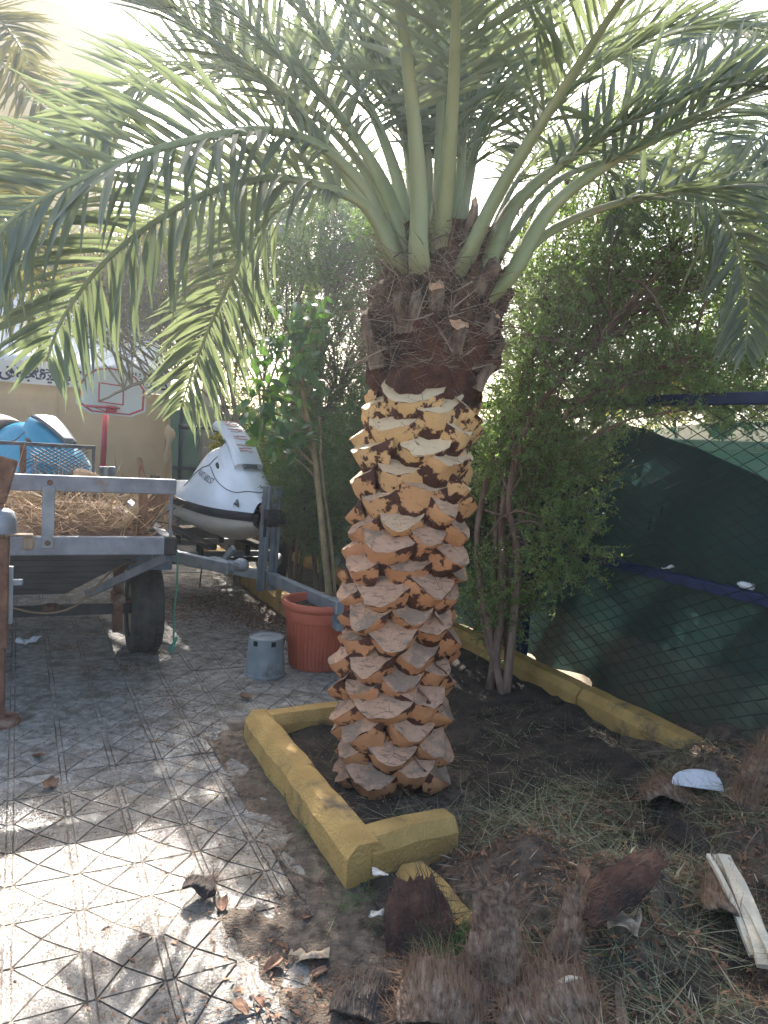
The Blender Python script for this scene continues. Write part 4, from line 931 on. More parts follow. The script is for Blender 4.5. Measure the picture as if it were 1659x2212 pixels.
# cut leaf bases --------------------------------------------------
def boot_mat(name, cut):
    m = bpy.data.materials.new(name); m.use_nodes = True; t = m.node_tree; t.nodes.clear(); N, Lk = t.nodes.new, t.links.new
    out = N('ShaderNodeOutputMaterial'); bs = N('ShaderNodeBsdfPrincipled'); Lk(bs.outputs['BSDF'], out.inputs['Surface'])
    tc = N('ShaderNodeTexCoord'); oi = N('ShaderNodeObjectInfo')
    vm = N('ShaderNodeVectorMath'); vm.operation = 'MULTIPLY_ADD'; Lk(oi.outputs['Random'], vm.inputs[0]); vm.inputs[1].default_value = (37, 23, 51); Lk(tc.outputs['Object'], vm.inputs[2])
    vec = vm.outputs['Vector']; sx = N('ShaderNodeSeparateXYZ'); Lk(tc.outputs['Object'], sx.inputs['Vector'])
    sc_ = N('ShaderNodeSeparateColor'); Lk(oi.outputs['Color'], sc_.inputs['Color'])          # red channel: freshness of the cut
    def noise(scale, det=5, st=None):
        n = N('ShaderNodeTexNoise'); n.inputs['Scale'].default_value = scale; n.inputs['Detail'].default_value = det; n.inputs['Roughness'].default_value = .62
        if st:
            mp = N('ShaderNodeMapping'); mp.inputs['Scale'].default_value = st; Lk(vec, mp.inputs['Vector']); Lk(mp.outputs['Vector'], n.inputs['Vector'])
        else: Lk(vec, n.inputs['Vector'])
        return n.outputs['Fac']
    def mixc(f, a, b):
        x = N('ShaderNodeMix'); x.data_type = 'RGBA'
        for s_, v in ((0, f), (6, a), (7, b)):
            if isinstance(v, (tuple, float)): x.inputs[s_].default_value = (*v, 1) if isinstance(v, tuple) else v
            else: Lk(v, x.inputs[s_])
        return x.outputs[2]
    def rng_(v, a, b, c=0., d=1.):
        r = N('ShaderNodeMapRange'); Lk(v, r.inputs['Value'])
        for k_, q in zip(('From Min', 'From Max', 'To Min', 'To Max'), (a, b, c, d)): r.inputs[k_].default_value = q
        return r.outputs['Result']
    def mth(op, a, b):
        q = N('ShaderNodeMath'); q.operation = op
        for i_, v in enumerate((a, b)):
            if isinstance(v, float): q.inputs[i_].default_value = v
            else: Lk(v, q.inputs[i_])
        return q.outputs['Value']
    fresh = sc_.outputs['Red']
    if cut:
        c = mixc(noise(9), (.38, .20, .115), (.52, .32, .20))
        c = mixc(fresh, c, mixc(noise(7), (.60, .42, .225), (.70, .53, .33)))
        grain = rng_(noise(20, 9, (1, 3, 3)), .52, .66)
        c = mixc(mth('MULTIPLY', grain, rng_(fresh, 0, 1, .8, .12)), c, (.13, .085, .06))
        # radial cracks
        vo = N('ShaderNodeTexVoronoi'); vo.feature = 'DISTANCE_TO_EDGE'; vo.inputs['Scale'].default_value = 13; Lk(vec, vo.inputs['Vector'])
        cr = rng_(vo.outputs['Distance'], 0.0, .022, 1., 0.); c = mixc(mth('MULTIPLY', cr, rng_(noise(5), .5, .6)), c, (.07, .035, .02))
        weather = rng_(noise(6, 6), .50, .58); c = mixc(mth('MULTIPLY', weather, rng_(fresh, 0, .6, .75, 0.)), c, (.20, .145, .10))
        bs.inputs['Roughness'].default_value = .75; bd_ = .35; bscale = 60
    else:
        c = mixc(noise(8), (.40, .165, .07), (.50, .25, .115))
        c = mixc(fresh, c, mixc(noise(6), (.52, .31, .125), (.62, .41, .19)))
        # dark fibre left on the skin: bands under the cut and at the foot
        foot = rng_(sx.outputs['Z'], -.085, -.005, .26, -.11); rim = rng_(sx.outputs['Z'], .015, .07, -.13, .13)
        edge = mth('MULTIPLY', mth('ABSOLUTE', sx.outputs['X'], 0.0), 1.25)
        dk = mth('ADD', mth('ADD', noise(17, 9), mth('MULTIPLY', rim, rng_(fresh, 0, 1, 1., .1))), mth('ADD', foot, edge))
        dk = rng_(mth('ADD', dk, rng_(fresh, 0, 1, .125, .085)), .57, .615); c = mixc(dk, c, mixc(noise(25), (.020, .010, .007), (.105, .034, .018)))
        sp = rng_(noise(70, 3), .66, .72); c = mixc(mth('MULTIPLY', sp, .8), c, (.06, .03, .015))
        bs.inputs['Roughness'].default_value = .68; bd_ = .5; bscale = 90
    Lk(c, bs.inputs['Base Color']); bs.inputs['Specular IOR Level'].default_value = .3
    nb = N('ShaderNodeTexNoise'); nb.inputs['Scale'].default_value = bscale; nb.inputs['Detail'].default_value = 6; Lk(vec, nb.inputs['Vector'])
    bp = N('ShaderNodeBump'); bp.inputs['Strength'].default_value = bd_; bp.inputs['Distance'].default_value = .01; Lk(nb.outputs['Fac'], bp.inputs['Height']); Lk(bp.outputs['Normal'], bs.inputs['Normal'])
    return m
M['boot'] = boot_mat('leaf_base_skin', False); M['boot_cut'] = boot_mat('leaf_base_cut', True)
def boot_mesh(seed, wd_=.25, ht=.17, pr=.085, dip=1.05, foot=-.035):
    g_ = np.random.default_rng(seed); mb = MB(); ns, nx = 11, 17; V = []; wv_ = Wav(28, seed + 5); wf = Wav(70, seed + 6); skew = g_.uniform(-.35, .35); dp = dip * g_.uniform(.8, 1.15); pr = pr * g_.uniform(.85, 1.2); asym = g_.uniform(-.014, .014); sh = g_.uniform(1.5, 2.4)
    def yr(x): return pr * max(0, 1 - abs(x) ** sh) * (1 + .45 * skew * x) + .002
    def outer(s, x):
        hwid = wd_ * .5 * (.16 + .84 * min(1, s * 1.15) ** .7); y = foot + (yr(x) - foot) * s ** .85
        ztop = ht * .5 - dp * yr(x) + asym * x; z = -ht * .62 + (ztop + ht * .62) * s
        q = A3(x * hwid + .006 * wv_(A3(0, s * .1, 7)), y, z); return q + A3(.003 * wf(q), .004 * wv_(q) + .0015 * wf(q), .0025 * wv_(q * 1.7))
    for i in range(ns):
        for j in range(nx): V.append(outer(i / (ns - 1), -1 + 2 * j / (nx - 1)))
    mb.grid(V, ns, nx, 0)
    rim = V[(ns - 1) * nx:]; nr = 6; C = []
    for k in range(nr):
        t = k / (nr - 1)
        for j in range(nx):
            x = -1 + 2 * j / (nx - 1); back = A3(rim[j][0] * .97, -.05, ht * .5 + asym * x + .05 * dp + .003 * wv_(rim[j])); q = rim[j] + (back - rim[j]) * t
            C.append(q + A3(0, 0, -.006 * math.sin(math.pi * t) * (1 - x * x) + .003 * wv_(q * 2)))
    mb.grid(C, nr, nx, 1)
    me = bpy.data.meshes.new('leaf_base'); me.from_pydata([tuple(v) for v in np.vstack(mb.v)], [], mb.f); me.update()
    me.materials.append(M['boot']); me.materials.append(M['boot_cut']); me.polygons.foreach_set('material_index', np.array(mb.m, dtype=np.int32))
    me.polygons.foreach_set('use_smooth', np.ones(len(me.polygons), dtype=bool)); return me
BOOTS = [boot_mesh(100 + i) for i in range(12)]
BOOTS_T = [boot_mesh(200 + i, .27, .205, .082, .95) for i in range(7)]
NBOOT = 116; z = .015; ang = 1.0; k = 0; zt = 1.66
for k in range(NBOOT):
    f = k / (NBOOT - 1); z = .03 + (zt - .03) * f; ang += math.radians(137.508)
    d = A3(math.cos(ang), math.sin(ang), 0); tl = nrm(axis(z + .1) - axis(z - .05))
    top = z > 1.22
    me = BOOTS_T[k % 7] if top else BOOTS[k % 12]
    o = bpy.data.objects.new('leaf_base', me); COL.objects.link(o); o.parent = palm
    pos = axis(z) + d * (rad(z) - .026 + rng.normal(0, .007)) + UP * rng.normal(0, .010)
    yy = nrm(d - tl * (d @ tl)); tx = nrm(np.cross(yy, tl)); R3 = Matrix(((tx[0], yy[0], tl[0]), (tx[1], yy[1], tl[1]), (tx[2], yy[2], tl[2])))
    q = R3.to_quaternion() @ Quaternion((0, 0, 1), rng.normal(0, .10)) @ Quaternion((0, 1, 0), rng.normal(0, .12)) @ Quaternion((1, 0, 0), rng.normal(.0, .10))
    o.rotation_mode = 'QUATERNION'; o.rotation_quaternion = q; o.location = tuple(pos - ORI[palm.name])
    sc_ = rng.uniform(.82, 1.12); o.scale = (sc_ * rng.uniform(.9, 1.12), sc_, sc_ * rng.uniform(.85, 1.12))
    fr = float(np.clip((z - 1.05) / .45 + rng.normal(0, .12), 0, 1)); o.color = (fr, 0, 0, 1)

# trimmed stubs higher up
def stub(p, d, up, L, w0, w1, th=.035, cutm=None):
    y = nrm(up); x = nrm(np.cross(y, d)); n_ = nrm(np.cross(x, y)); mb = MB(); V = []; ns, kk = 7, 10; wv_ = Wav(25, int(p[0] * 1000) % 97)
    for i in range(ns):
        t = i / (ns - 1); ww = w0 + (w1 - w0) * t; c = np.array(p) + y * L * t + d * .02 * t
        for a in range(kk):
            th_ = 2 * math.pi * a / kk; q = c + x * ww * .5 * math.cos(th_) + n_ * th * (1 - .4 * t) * math.sin(th_); 
            if i == ns - 1: q = q - y * .03 * (math.sin(th_) * (1 if n_ @ d > 0 else -1) * .6 + .3 * math.cos(3 * th_))
            V.append(q + x * .004 * wv_(q) + n_ * .004 * wv_(q * 1.4))
    mb.add(V, [(i * kk + a, i * kk + (a + 1) % kk, (i + 1) * kk + (a + 1) % kk, (i + 1) * kk + a) for i in range(ns - 1) for a in range(kk)], 0); mb.add(V[-kk:], [tuple(range(kk))], 1)
    return build(mb, 'trimmed_stub', [M['stub'], M['stub_cut'] if cutm is None else cutm], palm, True)
for (u, v, dd, L, w0, w1, lx, m_) in ((806, 770, 3.06, .19, .10, .05, -.12, M['stub']), (1068, 820, 3.06, .19, .11, .055, .28, M['stub']), (868, 690, 2.93, .10, .08, .06, -.1, M['stub']), (893, 690, 2.95, .10, .06, .04, .15, M['stub']),
                                  (990, 735, 2.90, .075, .075, .095, .1, None), (944, 645, 2.93, .05, .05, .062, 0, None), (1068, 690, 2.97, .04, .05, .04, .3, None), (1050, 615, 3.0, .09, .10, .06, .25, M['stub']), (1010, 505, 3.12, .10, .06, .03, .1, None)):
    p = P(u, v, dd); ax_ = axis(p[2]); cRh = nrm(cR * A3(1, 1, 0)); lat = float(np.clip(((p - ax_) @ cRh) / rad(p[2]), -.96, .96)); d = cRh * lat - A3(0, 1, 0) * math.sqrt(1 - lat * lat); p = ax_ + d * (rad(p[2]) - .03) - UP * .04; stub(p, d, UP + cR * lx * .5 + d * .22, L + .04, w0 * 1.15, w1, cutm=m_)
# fibre: loose strands all over the crown base and between the leaf bases
n = 4200; zz = rng.uniform(1.80, ZTOP + .03, n); th = rng.uniform(0, 6.283, n); d = np.column_stack([np.cos(th), np.sin(th), np.zeros(n)])
C = np.array([axis(a) for a in zz]) + d * (np.array([rad(a) for a in zz]) - .02 + rng.uniform(0, .03, n))[:, None]
D = nrm(d * .5 + np.cross(d, UP) * rng.normal(0, 1.0, (n, 1)) + UP * rng.normal(.15, .6, (n, 1)))
V1 = ribbons(C, D, d, rng.uniform(.04, .20, n) * rng.choice([.5, 1.0, 1.3], n), rng.choice([.0012, .002, .003, .008], n, p=[.4, .35, .19, .06]), rng.normal(0, .4, n), 4)
n = 2200; zz = rng.uniform(.0, 1.75, n); th = rng.uniform(0, 6.283, n); d = np.column_stack([np.cos(th), np.sin(th), np.zeros(n)])
C = np.array([axis(a) for a in zz]) + d * (np.array([rad(a) for a in zz]) - .025)[:, None]
D = nrm(d * 1.0 + np.cross(d, UP) * rng.normal(0, .7, (n, 1)) + UP * rng.normal(.1, .5, (n, 1)))
V2 = ribbons(C, D, d + UP, rng.uniform(.03, .075, n), rng.uniform(.001, .003, n), rng.normal(0, .4, n), 3)
Vf, Ff = join(V1, V2); tag(mkobj('fibre_strands', Vf, Ff, M['fibre_hair'], palm), kind='stuff')

# fronds ------------------------------------------------------------
def frond(parent, pts, Lmax=.42, w0=.055, w1=.008, s0=.28, dens=1.0, m_=None, seed=0, up_bias=1.0, face=.35, inward=None, droop=.10, name='frond', wl=.0225):
    g_ = np.random.default_rng(seed); pts = [np.asarray(p, float) for p in pts]; path = catmull(pts, 60); seg = np.linalg.norm(np.diff(path, axis=0), axis=1); s = np.concatenate([[0], np.cumsum(seg)]); LT = s[-1]; s /= LT
    T = nrm(np.gradient(path, axis=0))
    inw = -(path[-1] - path[0]) * A3(1, 1, 0); inw = nrm(inw) if inward is None else nrm(inward)
    Nn = UP * up_bias + inw * .7 - cF * face; Nn = nrm(Nn[None] - T * (T @ Nn)[:, None]); S = np.cross(T, Nn)
    mb = MB(); V = []; kk = 8
    for i in range(60):
        t = s[i]; ww = w1 + (w0 * 1.55 - w1) * (1 - t) ** 1.15; hh = ww * (.62 if t > .15 else .45 + t)
        if t < .08: ww *= 1.25 - 3 * t
        for a in range(kk):
            th_ = 2 * math.pi * a / kk; V.append(path[i] + S[i] * ww * .5 * math.cos(th_) + Nn[i] * hh * .5 * math.sin(th_))
    mb.add(V, [(i * kk + a, i * kk + (a + 1) % kk, (i + 1) * kk + (a + 1) % kk, (i + 1) * kk + a) for i in range(59) for a in range(kk)] + [tuple(range(kk))[::-1], tuple(range(59 * kk, 60 * kk))])
    fr = build(mb, name, M['rachis'], parent, True)
    nl = int(LT / .0205 * (1 - s0) * dens); t = s0 + (1 - s0) * (np.arange(nl) + .5) / nl; t = np.repeat(t, 2) + g_.normal(0, .003, 2 * nl); t = np.clip(t, s0, .999); n = len(t)
    side = np.tile([1., -1.], nl)
    def at(A): return np.column_stack([np.interp(t, s, A[:, k_]) for k_ in range(3)])
    C, Tn, Nm, Sd = at(path), nrm(at(T)), nrm(at(Nn)), nrm(at(S)); q = (t - s0) / (1 - s0)
    angl = np.radians(70 - 34 * q + g_.normal(0, 6, n)); lift = np.radians(np.where((np.arange(n) // 2) % 3 == 0, 38, np.where((np.arange(n) // 2) % 3 == 1, 8, 24)) + g_.normal(0, 9, n)) * (1 - .5 * q)
    D = Tn * np.cos(angl)[:, None] + (Sd * side[:, None] * np.cos(lift)[:, None] + Nm * np.sin(lift)[:, None]) * np.sin(angl)[:, None]
    Ls = Lmax * (.45 + .75 * np.sin(np.pi * np.clip(.18 + .80 * q, 0, 1)) ** .8) * g_.uniform(.82, 1.1, n); Ls *= np.where(q > .92, .7, 1.0)
    Ls = np.where(q < .06, Ls * .45, Ls)
    nrmv = nrm(Nm * .9 + Tn * .3 + g_.normal(0, .25, (n, 3)))
    Vl, Fl = leaflets(C + Sd * side[:, None] * .004, D, nrmv, Ls, wl * g_.uniform(.75, 1.2, n), droop * g_.uniform(.3, 1.5, n))
    lf = mkobj('leaflets', Vl, Fl, m_ or M['frond'], fr); tag(lf, kind='stuff')
    return fr
def px(*q): return [P(*a) for a in q]
FR = [
    (px((838, 545, 3.10), (800, 455, 3.03), (720, 410, 2.95), (600, 385, 2.86), (470, 408, 2.76), (350, 470, 2.68), (232, 560, 2.60), (140, 680, 2.55), (100, 780, 2.52)), dict(face=1.6, Lmax=.36, w0=.045, droop=.26, s0=.26, m_=M['frond'])),
    (px((850, 540, 3.08), (790, 410, 3.02), (700, 322, 2.95), (600, 285, 2.86), (480, 290, 2.75), (300, 335, 2.60), (130, 410, 2.48), (20, 480, 2.38), (-60, 590, 2.3)), dict(face=1.6, Lmax=.40, w0=.055, droop=.12, s0=.30)),
    (px((855, 545, 3.06), (820, 480, 3.05), (700, 310, 3.0), (575, 175, 2.95), (450, 85, 2.9), (325, 0, 2.82), (180, -70, 2.7), (20, -90, 2.6), (-140, -40, 2.5)), dict(face=1.2, Lmax=.42, w0=.075, s0=.34)),
    (px((880, 540, 3.10), (825, 390, 3.12), (725, 240, 3.10), (625, 140, 3.05), (540, 55, 3.0), (480, 0, 2.95), (350, -100, 2.9), (180, -190, 2.8)), dict(face=1.0, Lmax=.42, w0=.065, s0=.34)),
    (px((880, 520, 3.28), (760, 330, 3.45), (640, 215, 3.55), (510, 150, 3.6), (420, 140, 3.62), (330, 165, 3.62), (250, 215, 3.60), (185, 285, 3.55), (150, 370, 3.5)), dict(face=1.4, Lmax=.40, w0=.045, s0=.30)),
    (px((895, 535, 3.16), (850, 360, 3.25), (790, 215, 3.3), (710, 95, 3.3), (650, 10, 3.25), (560, -110, 3.2), (420, -230, 3.1)), dict(face=0.8, Lmax=.42, w0=.06, s0=.36)),
    (px((905, 535, 3.20), (880, 330, 3.4), (840, 190, 3.5), (770, 60, 3.5), (700, -60, 3.45), (600, -180, 3.4)), dict(Lmax=.42, w0=.05, s0=.34)),
    (px((905, 560, 2.98), (905, 420, 2.95), (888, 200, 2.85), (860, 0, 2.65), (820, -200, 2.35), (760, -420, 2.05)), dict(Lmax=.40, w0=.075, s0=.42)),
    (px((935, 550, 3.05), (945, 420, 3.1), (952, 250, 3.1), (955, 80, 3.05), (950, -120, 2.9), (930, -300, 2.7)), dict(Lmax=.42, w0=.06, s0=.40)),
    (px((925, 540, 3.2), (925, 400, 3.35), (915, 200, 3.5), (895, 40, 3.6), (850, -100, 3.6), (790, -220, 3.55)), dict(Lmax=.45, w0=.05, s0=.32)),
    (px((965, 550, 3.08), (990, 400, 3.15), (1005, 250, 3.2), (1020, 100, 3.2), (1050, -60, 3.15), (1100, -220, 3.0)), dict(Lmax=.42, w0=.05, s0=.36)),
    (px((985, 545, 3.16), (1010, 400, 3.35), (1045, 250, 3.5), (1100, 110, 3.6), (1180, -10, 3.6), (1290, -110, 3.5)), dict(Lmax=.45, w0=.05, s0=.32)),
    (px((1008, 560, 3.02), (1075, 420, 2.98), (1170, 265, 2.9), (1250, 140, 2.8), (1335, 10, 2.65), (1430, -120, 2.45), (1560, -250, 2.2)), dict(Lmax=.42, w0=.08, s0=.40)),
    (px((1050, 580, 3.06), (1110, 445, 3.08), (1240, 335, 3.05), (1400, 240, 2.95), (1540, 193, 2.85), (1700, 165, 2.7), (1880, 180, 2.5)), dict(face=0.9, Lmax=.40, w0=.075, s0=.36)),
    (px((1100, 600, 3.0), (1190, 450, 2.95), (1330, 345, 2.88), (1480, 270, 2.8), (1640, 195, 2.7), (1800, 150, 2.55), (1980, 150, 2.4)), dict(face=0.9, Lmax=.40, w0=.075, s0=.42)),
    (px((1100, 580, 3.16), (1180, 505, 3.2), (1300, 450, 3.25), (1450, 415, 3.25), (1640, 405, 3.2), (1800, 440, 3.1), (1920, 520, 3.0)), dict(face=1.0, Lmax=.36, w0=.05, s0=.40)),
    (px((1070, 560, 3.3), (1180, 410, 3.5), (1290, 352, 3.6), (1400, 345, 3.65), (1500, 402, 3.65), (1580, 500, 3.6), (1615, 640, 3.5), (1610, 760, 3.45)), dict(face=1.3, Lmax=.27, w0=.04, s0=.40, droop=.34)),
    (px((870, 540, 3.38), (760, 430, 3.65), (640, 430, 3.9), (560, 490, 4.0), (510, 580, 4.05), (445, 725, 4.05), (405, 835, 4.02), (392, 880, 4.0)), dict(face=1.3, Lmax=.34, w0=.04, s0=.40, droop=.34)),
    (px((930, 530, 3.4), (900, 330, 3.8), (830, 180, 4.2), (700, 100, 4.5), (560, 110, 4.7), (450, 180, 4.8)), dict(Lmax=.46, w0=.05, s0=.30)),
    (px((970, 530, 3.4), (1010, 330, 3.8), (1090, 190, 4.2), (1200, 120, 4.5), (1330, 130, 4.7), (1430, 210, 4.8)), dict(Lmax=.46, w0=.05, s0=.30)),
    (px((950, 530, 3.38), (955, 300, 3.9), (960, 120, 4.4), (970, 10, 4.8), (990, -20, 5.1)), dict(Lmax=.46, w0=.05, s0=.26)),
    (px((1040, 545, 3.36), (1110, 400, 3.7), (1180, 330, 4.0), (1260, 330, 4.2), (1320, 400, 4.3), (1350, 500, 4.3)), dict(Lmax=.36, w0=.04, s0=.36)),
    (px((860, 540, 3.36), (800, 420, 3.7), (700, 360, 4.0), (600, 370, 4.2), (520, 440, 4.3), (470, 540, 4.3)), dict(Lmax=.36, w0=.04, s0=.36)),
    (px((950, 550, 3.06), (965, 400, 2.95), (980, 180, 2.75), (985, -60, 2.45), (975, -300, 2.1)), dict(Lmax=.40, w0=.06, s0=.48)),
    (px((1020, 545, 3.24), (1090, 390, 3.4), (1190, 240, 3.5), (1320, 130, 3.5), (1470, 70, 3.4), (1620, 60, 3.3)), dict(Lmax=.44, w0=.05, s0=.36)),
]
for k, (pts, kw) in enumerate(FR):
    q0 = pts[0] * .5 + axis(pts[0][2]) * .5 - UP * .13; frond(palm, [q0] + pts, seed=300 + k, **kw)
# orange stalk (spathe) crossing at the right

# ------------------------------------------------------------------ neighbouring palms
def small_palm(name, label, base, ztop, r, fr, seed, old=False):
    root = thing(name, label, 'palm tree', base, )
    mb = MB(); V = []; kk = 16; nn = 40; wv_ = Wav(20, seed)
    for i in range(nn):
        z = ztop * i / (nn - 1)
        for a in range(kk):
            t = 2 * math.pi * a / kk; p = A3(base[0], base[1], z) + A3(math.cos(t), math.sin(t), 0) * (r * (1.0 + .10 * ((i % 4) / 3.0))); V.append(p + .01 * wv_(p))
    mb.add(V, [(i * kk + a, i * kk + (a + 1) % kk, (i + 1) * kk + (a + 1) % kk, (i + 1) * kk + a) for i in range(nn - 1) for a in range(kk)]); build(mb, 'trunk', M['fibre'], root, True)
    for k, pts in enumerate(fr): frond(root, pts, seed=seed + k, m_=M['frond_old'] if old else None, Lmax=.38, w0=.05, s0=.28, droop=.22)
    return root
lp = P(-360, 1106, 5.4) * A3(1, 1, 0); lt = A3(lp[0], lp[1], 2.8)
frl = [[lt, P(-200, 180, 4.9), P(-110, 60, 4.6), P(-20, 40, 4.3), P(30, 80, 4.15), P(60, 140, 4.1)],
       [lt, P(-180, 330, 4.9), P(-70, 360, 4.6), P(20, 470, 4.4), P(75, 600, 4.3), P(105, 740, 4.25)],
       [lt, P(-190, 280, 4.8), P(-100, 290, 4.4), P(-20, 400, 4.1), P(20, 560, 4.0), P(30, 700, 3.95)],
       [lt, P(-200, 100, 4.8), P(-120, -30, 4.5), P(-10, -60, 4.2), P(90, -30, 4.0)]]
for k in range(6):
    a = 2.2 + k * .75; d = A3(math.cos(a), math.sin(a), 0); frl.append([lt, lt + d * .5 + UP * .8, lt + d * 1.3 + UP * 1.0, lt + d * 2.0 + UP * .5])
small_palm('date_palm', 'date palm standing left of the trailer, showing only drooping frond tips in view', lp, 2.5, .22, frl, 500, old=True)
rp_ = P(1990, 1106, 4.6) * A3(1, 1, 0); rt2 = A3(rp_[0], rp_[1], 3.2)
frr = [[rt2, P(1830, 180, 4.3), P(1680, 90, 4.1), P(1560, 70, 3.9), P(1470, 100, 3.8)], [rt2, P(1850, 330, 4.4), P(1740, 260, 4.2), P(1640, 300, 4.0), P(1580, 400, 3.9)],
       [rt2, P(1850, 60, 4.5), P(1750, -60, 4.4), P(1600, -110, 4.2), P(1450, -60, 4.1)], [rt2, P(1850, 420, 4.4), P(1760, 400, 4.3), P(1680, 480, 4.2), P(1640, 620, 4.1)]]
for k in range(4):
    a = -1.0 + k * .9; d = A3(math.cos(a), math.sin(a), 0); frr.append([rt2, rt2 + d * .5 + UP * .8, rt2 + d * 1.3 + UP * 1.0, rt2 + d * 2.0 + UP * .5])
small_palm('date_palm', 'date palm rising behind the chain link fence, its fronds reaching over the leafy tree', rp_, 3.15, .2, frr, 540)
bp_ = P(1560, 900, 9.5) * A3(1, 1, 0); bt = A3(bp_[0], bp_[1], 1.75)
frb = []
for k in range(12):
    a = k * 2 * math.pi / 12 + .2; d = A3(math.cos(a), math.sin(a), 0); e = .5 + .5 * ((k * 7) % 5) / 5; frb.append([bt, bt + d * .35 + UP * .6 * e, bt + d * 1.0 + UP * .8 * e, bt + d * 1.7 + UP * .25 * e])
small_palm('date_palm', 'short distant date palm in the yard beyond the shade net', bp_, 1.7, .2, frb, 580)
mp_ = P(640, 1000, 8.2) * A3(1, 1, 0) + A3(.0, .6, 0); mt = A3(mp_[0], mp_[1], 3.1)
frm = []
for k in range(14):
    a = k * 2 * math.pi / 14 + .1; d = A3(math.cos(a), math.sin(a), 0); e = .55 + .45 * ((k * 5) % 7) / 7; frm.append([mt, mt + d * .45 + UP * .75 * e, mt + d * 1.2 + UP * 1.0 * e, mt + d * 2.1 + UP * .2 * e])
small_palm('date_palm', 'distant date palm showing between the hedge and the trimmed palm crown', mp_, 3.05, .2, frm, 620)

# ------------------------------------------------------------------ shrubs and trees
def make_tree(name, label, cat, stems, blobs, leaf, L, W, per, twl, m_leaf, m_bark, seed, group=None, gap=.35, cl=2.2, branch_every=30, updir=.35, extra=None, droop=0.0):
    g_ = np.random.default_rng(seed); root = thing(name, label, cat, np.array(stems[0][0][0]) * A3(1, 1, 0) if True else 0, group)
    allst = []
    for pts, r0, r1 in stems:
        path = catmull(pts, 26); path = path + np.cumsum(g_.normal(0, .006, path.shape), axis=0) * np.linspace(0, 1, 26)[:, None]; mb = MB(); mb.tube(path, np.linspace(r0, r1, 26), 9); build(mb, 'stem', m_bark, root, True); allst.append(path)
    nodes = np.vstack(allst); TC, TD = [], []
    wv_ = Wav(cl * 2.0, seed + 1); ctr = np.mean([np.array(b[0]) for b in blobs], 0)
    for c, rr, n in blobs:
        c, rr = np.array(c, float), np.array(rr, float); m = int(n * 1.9); q = nrm(g_.normal(size=(m, 3))) * (g_.uniform(0, 1, (m, 1)) ** (1 / 2.4))
        p = c + q * rr; keep = wv_(p * 1.4) > np.quantile(wv_(p * 1.4), gap); p, q = p[keep][:n], q[keep][:n]
        TC.append(p); TD.append(nrm(q * .7 + UP * updir + g_.normal(0, .55, p.shape)))
    TC, TD = np.vstack(TC), np.vstack(TD); n = len(TC); tl = g_.uniform(.5, 1.2, n) * twl
    tv = prisms(TC, TC + TD * tl[:, None], .0020 if per > 4 else .0030, .0010, 3)
    # branches from stems to a share of the twigs
    A_, B_, r0_, r1_ = [], [], [], []; endpen = np.tile(np.where(np.arange(26) > 22, .35, np.where(np.arange(26) < 8, .5, 0)), len(allst))
    for i in range(0, n, branch_every):
        dd = np.linalg.norm(nodes - TC[i], axis=1) + np.maximum(0, nodes[:, 2] - TC[i][2] + .05) * .8 + endpen; pw = np.exp(-(dd - dd.min()) / .16); j = int(g_.choice(len(nodes), p=pw / pw.sum())); s_, e_ = nodes[j], TC[i]
        mid = (s_ + e_) / 2 + g_.normal(0, .05, 3) + UP * (.10 * np.linalg.norm(e_ - s_)); pth = catmull([s_, mid, e_], 6); rr = np.linspace(.008, .0025, 6) * min(1.6, .5 + np.linalg.norm(e_ - s_))
        for q in range(5): A_.append(pth[q]); B_.append(pth[q + 1]); r0_.append(rr[q]); r1_.append(rr[q + 1])
    bv = prisms(A_, B_, r0_, r1_, 5)
    br = join(bv, tv); tag(mkobj('branches', br[0], br[1], m_bark, root), kind='stuff')
    if per > 0:
        idx = np.repeat(np.arange(n), per); f = g_.uniform(.05, 1.05, n * per)
        C = TC[idx] + TD[idx] * (tl[idx] * f)[:, None]; D = nrm(TD[idx] * .55 + g_.normal(0, .75, (n * per, 3)) - UP * droop); N_ = nrm(UP * .7 + g_.normal(0, .6, (n * per, 3)))
        Vl, Fl = leaves(C, D, N_, L * g_.uniform(.6, 1.25, n * per), W * g_.uniform(.7, 1.2, n * per), .12)
        tag(mkobj('foliage', Vl, Fl, m_leaf, root), kind='stuff')
    return root
E3 = lambda u, v, d, rx, ry, rz, n: (P(u, v, d), (rx, ry, rz), n)
